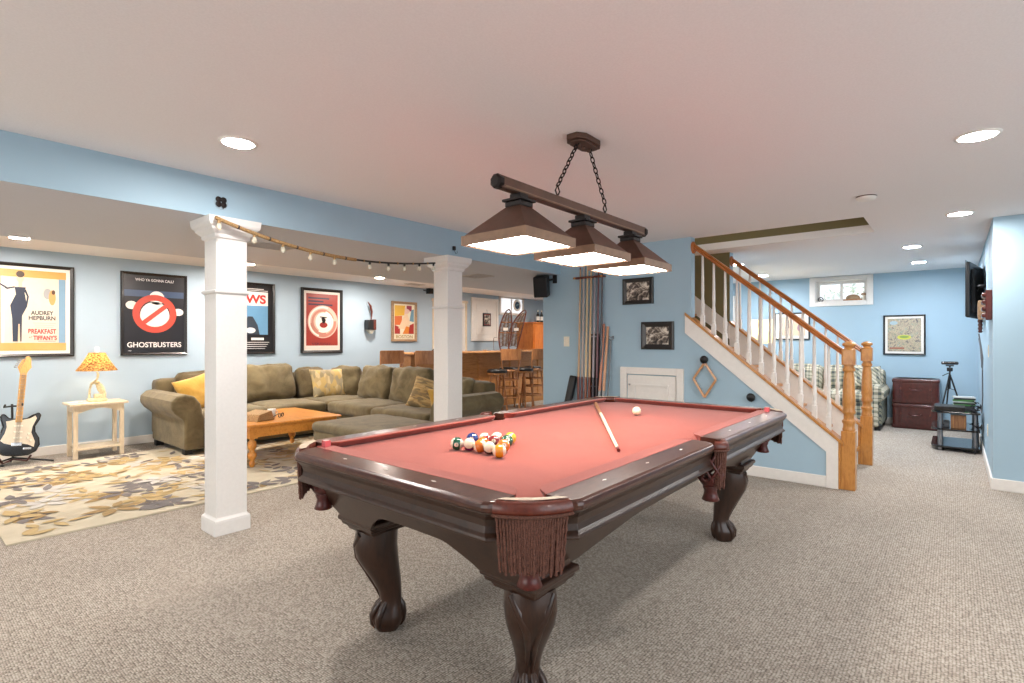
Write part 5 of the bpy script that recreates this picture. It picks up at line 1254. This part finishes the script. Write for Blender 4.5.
# tripod with camera bar
r = thing('tripod', 'black mini tripod holding a slim black sensor bar on the media stand', 'tripod', (8.62, .05, .46))
for a_ in (.3, 2.4, 4.5): mk('black').tube([(0, 0, .40), (.11*math.cos(a_), .11*math.sin(a_), .0)], [.010, .007], 8).build('leg', r)
mk('black').tube([(0, 0, .22), (0, 0, .50)], .009, 8).build('centre_column', r); mk('black').rbox((0, 0, .46), (.03, .03, .025), .01, n=4).build('head', r); mk('black').tube([(0, 0, .42), (-.05, .07, .38)], .006, 6).build('pan_handle', r)
mk('black').box(-.03, .03, -.04, .04, .50, .515).build('plate', r); mk('blackgloss').rbox((0, 0, .54), (.03, .085, .02), .015, n=6).build('sensor_bar', r)
b = mk('black'); 
for a_ in (.3, 2.4, 4.5): b.tube([(0, 0, .22), (.055*math.cos(a_), .055*math.sin(a_), .20)], .004, 6)
b.build('braces', r)
# TV
r = thing('television', 'flat black television on a swivel arm mounted to the right wall, seen from its side', 'television', (7.50, -.105, 1.52))
Z = R(math.radians(-9), 'Z')
mk('black').rbox((.42, 0, .310), (.42, .020, .30), .012, X=Z, n=6).build('bezel', r)
mk('blackgloss').box(.02, .82, .021, .024, .02, .63, Z).build('screen', r); mk('rubber').rbox((.42, -.03, .30), (.34, .025, .24), .02, X=Z, n=6).build('rear_housing', r)
mk('black').tube([(.2, -.07, .30), (.02, -.085, .34), (-.02, -.12, .34), (.02, -.15, .34)], .016, 8).build('mount_arm', r); mk('black').box(-.08, .12, -.16, -.145, .2, .48).build('wall_plate', r)
r = thing('bracket_shelf', 'carved dark red wooden bracket on the right wall beside the television', 'wall bracket', (6.36, -.25, 1.46))
b = mk('trunk'); b.box(-.13, .10, 0, .045, 0, .265); b.build('back', r, bev=.008)
b = mk('trunk')
for z in (.04, .10, .16, .22): b.rbox((-.015, .05, z), (.11, .02, .022), .018, n=5)
b.build('carving', r)
r = thing('wooden_block', 'light brown wooden block fixed behind the television on the right wall', 'block', (6.75, -.25, 1.48)); mk('framebrown').box(-.06, .06, 0, .08, 0, .18).build('block', r, bev=.004); mk('framebrown').box(-.065, .065, .078, .084, .02, .16).build('face', r)
r = thing('game_controller', 'striped brown handle hanging below the television on its cable', 'handle', (8.1, -.222, 1.37)); b = mk('trunk'); b.lathe([(.012, 0), (.022, .01), (.016, .03), (.024, .05), (.016, .07), (.024, .09), (.016, .11), (.026, .13), (.02, .17)], 14); b.build('grip', r)
mk('stool').lathe([(.02, .17), (.028, .19), (.01, .20)], 14).build('cap', r)
r = thing('power_cable', 'grey cable looping down the right wall from the television to the media stand', 'cable', (7.5, -.235, .5))
mk('greyp').tube([(-.35, .05, .85), (-.30, .03, .70), (-.34, .02, .60), (-.25, .02, .50), (-.15, .015, .20), (.1, .01, .1), (.3, .01, -.02), (.6, .012, -.02)], .006, 8).build('cable', r)
mk('greyp').tube([(-.34, .05, .80), (-.42, .03, .66), (-.38, .03, .52), (-.30, .02, .48), (-.26, .03, .6), (-.32, .04, .78)], .005, 8).build('cable_loop', r)
for x, y, z, rz, lab in ((6.85, -.25, 1.12, PI, 'white switch plate on the right wall below the television'), (7.0, -.25, .34, PI, 'white wall outlet low on the right wall beside the media stand')):
    q = thing('wall_plate', lab, 'outlet', (x, y, z), rz); mk('ivory').box(-.036, .036, -.006, 0, 0, .115).build('plate', q, bev=.002)
    for zz in (.03, .075): mk('white').box(-.012, .012, -.009, -.006, zz-.01, zz+.014).build('socket', q)
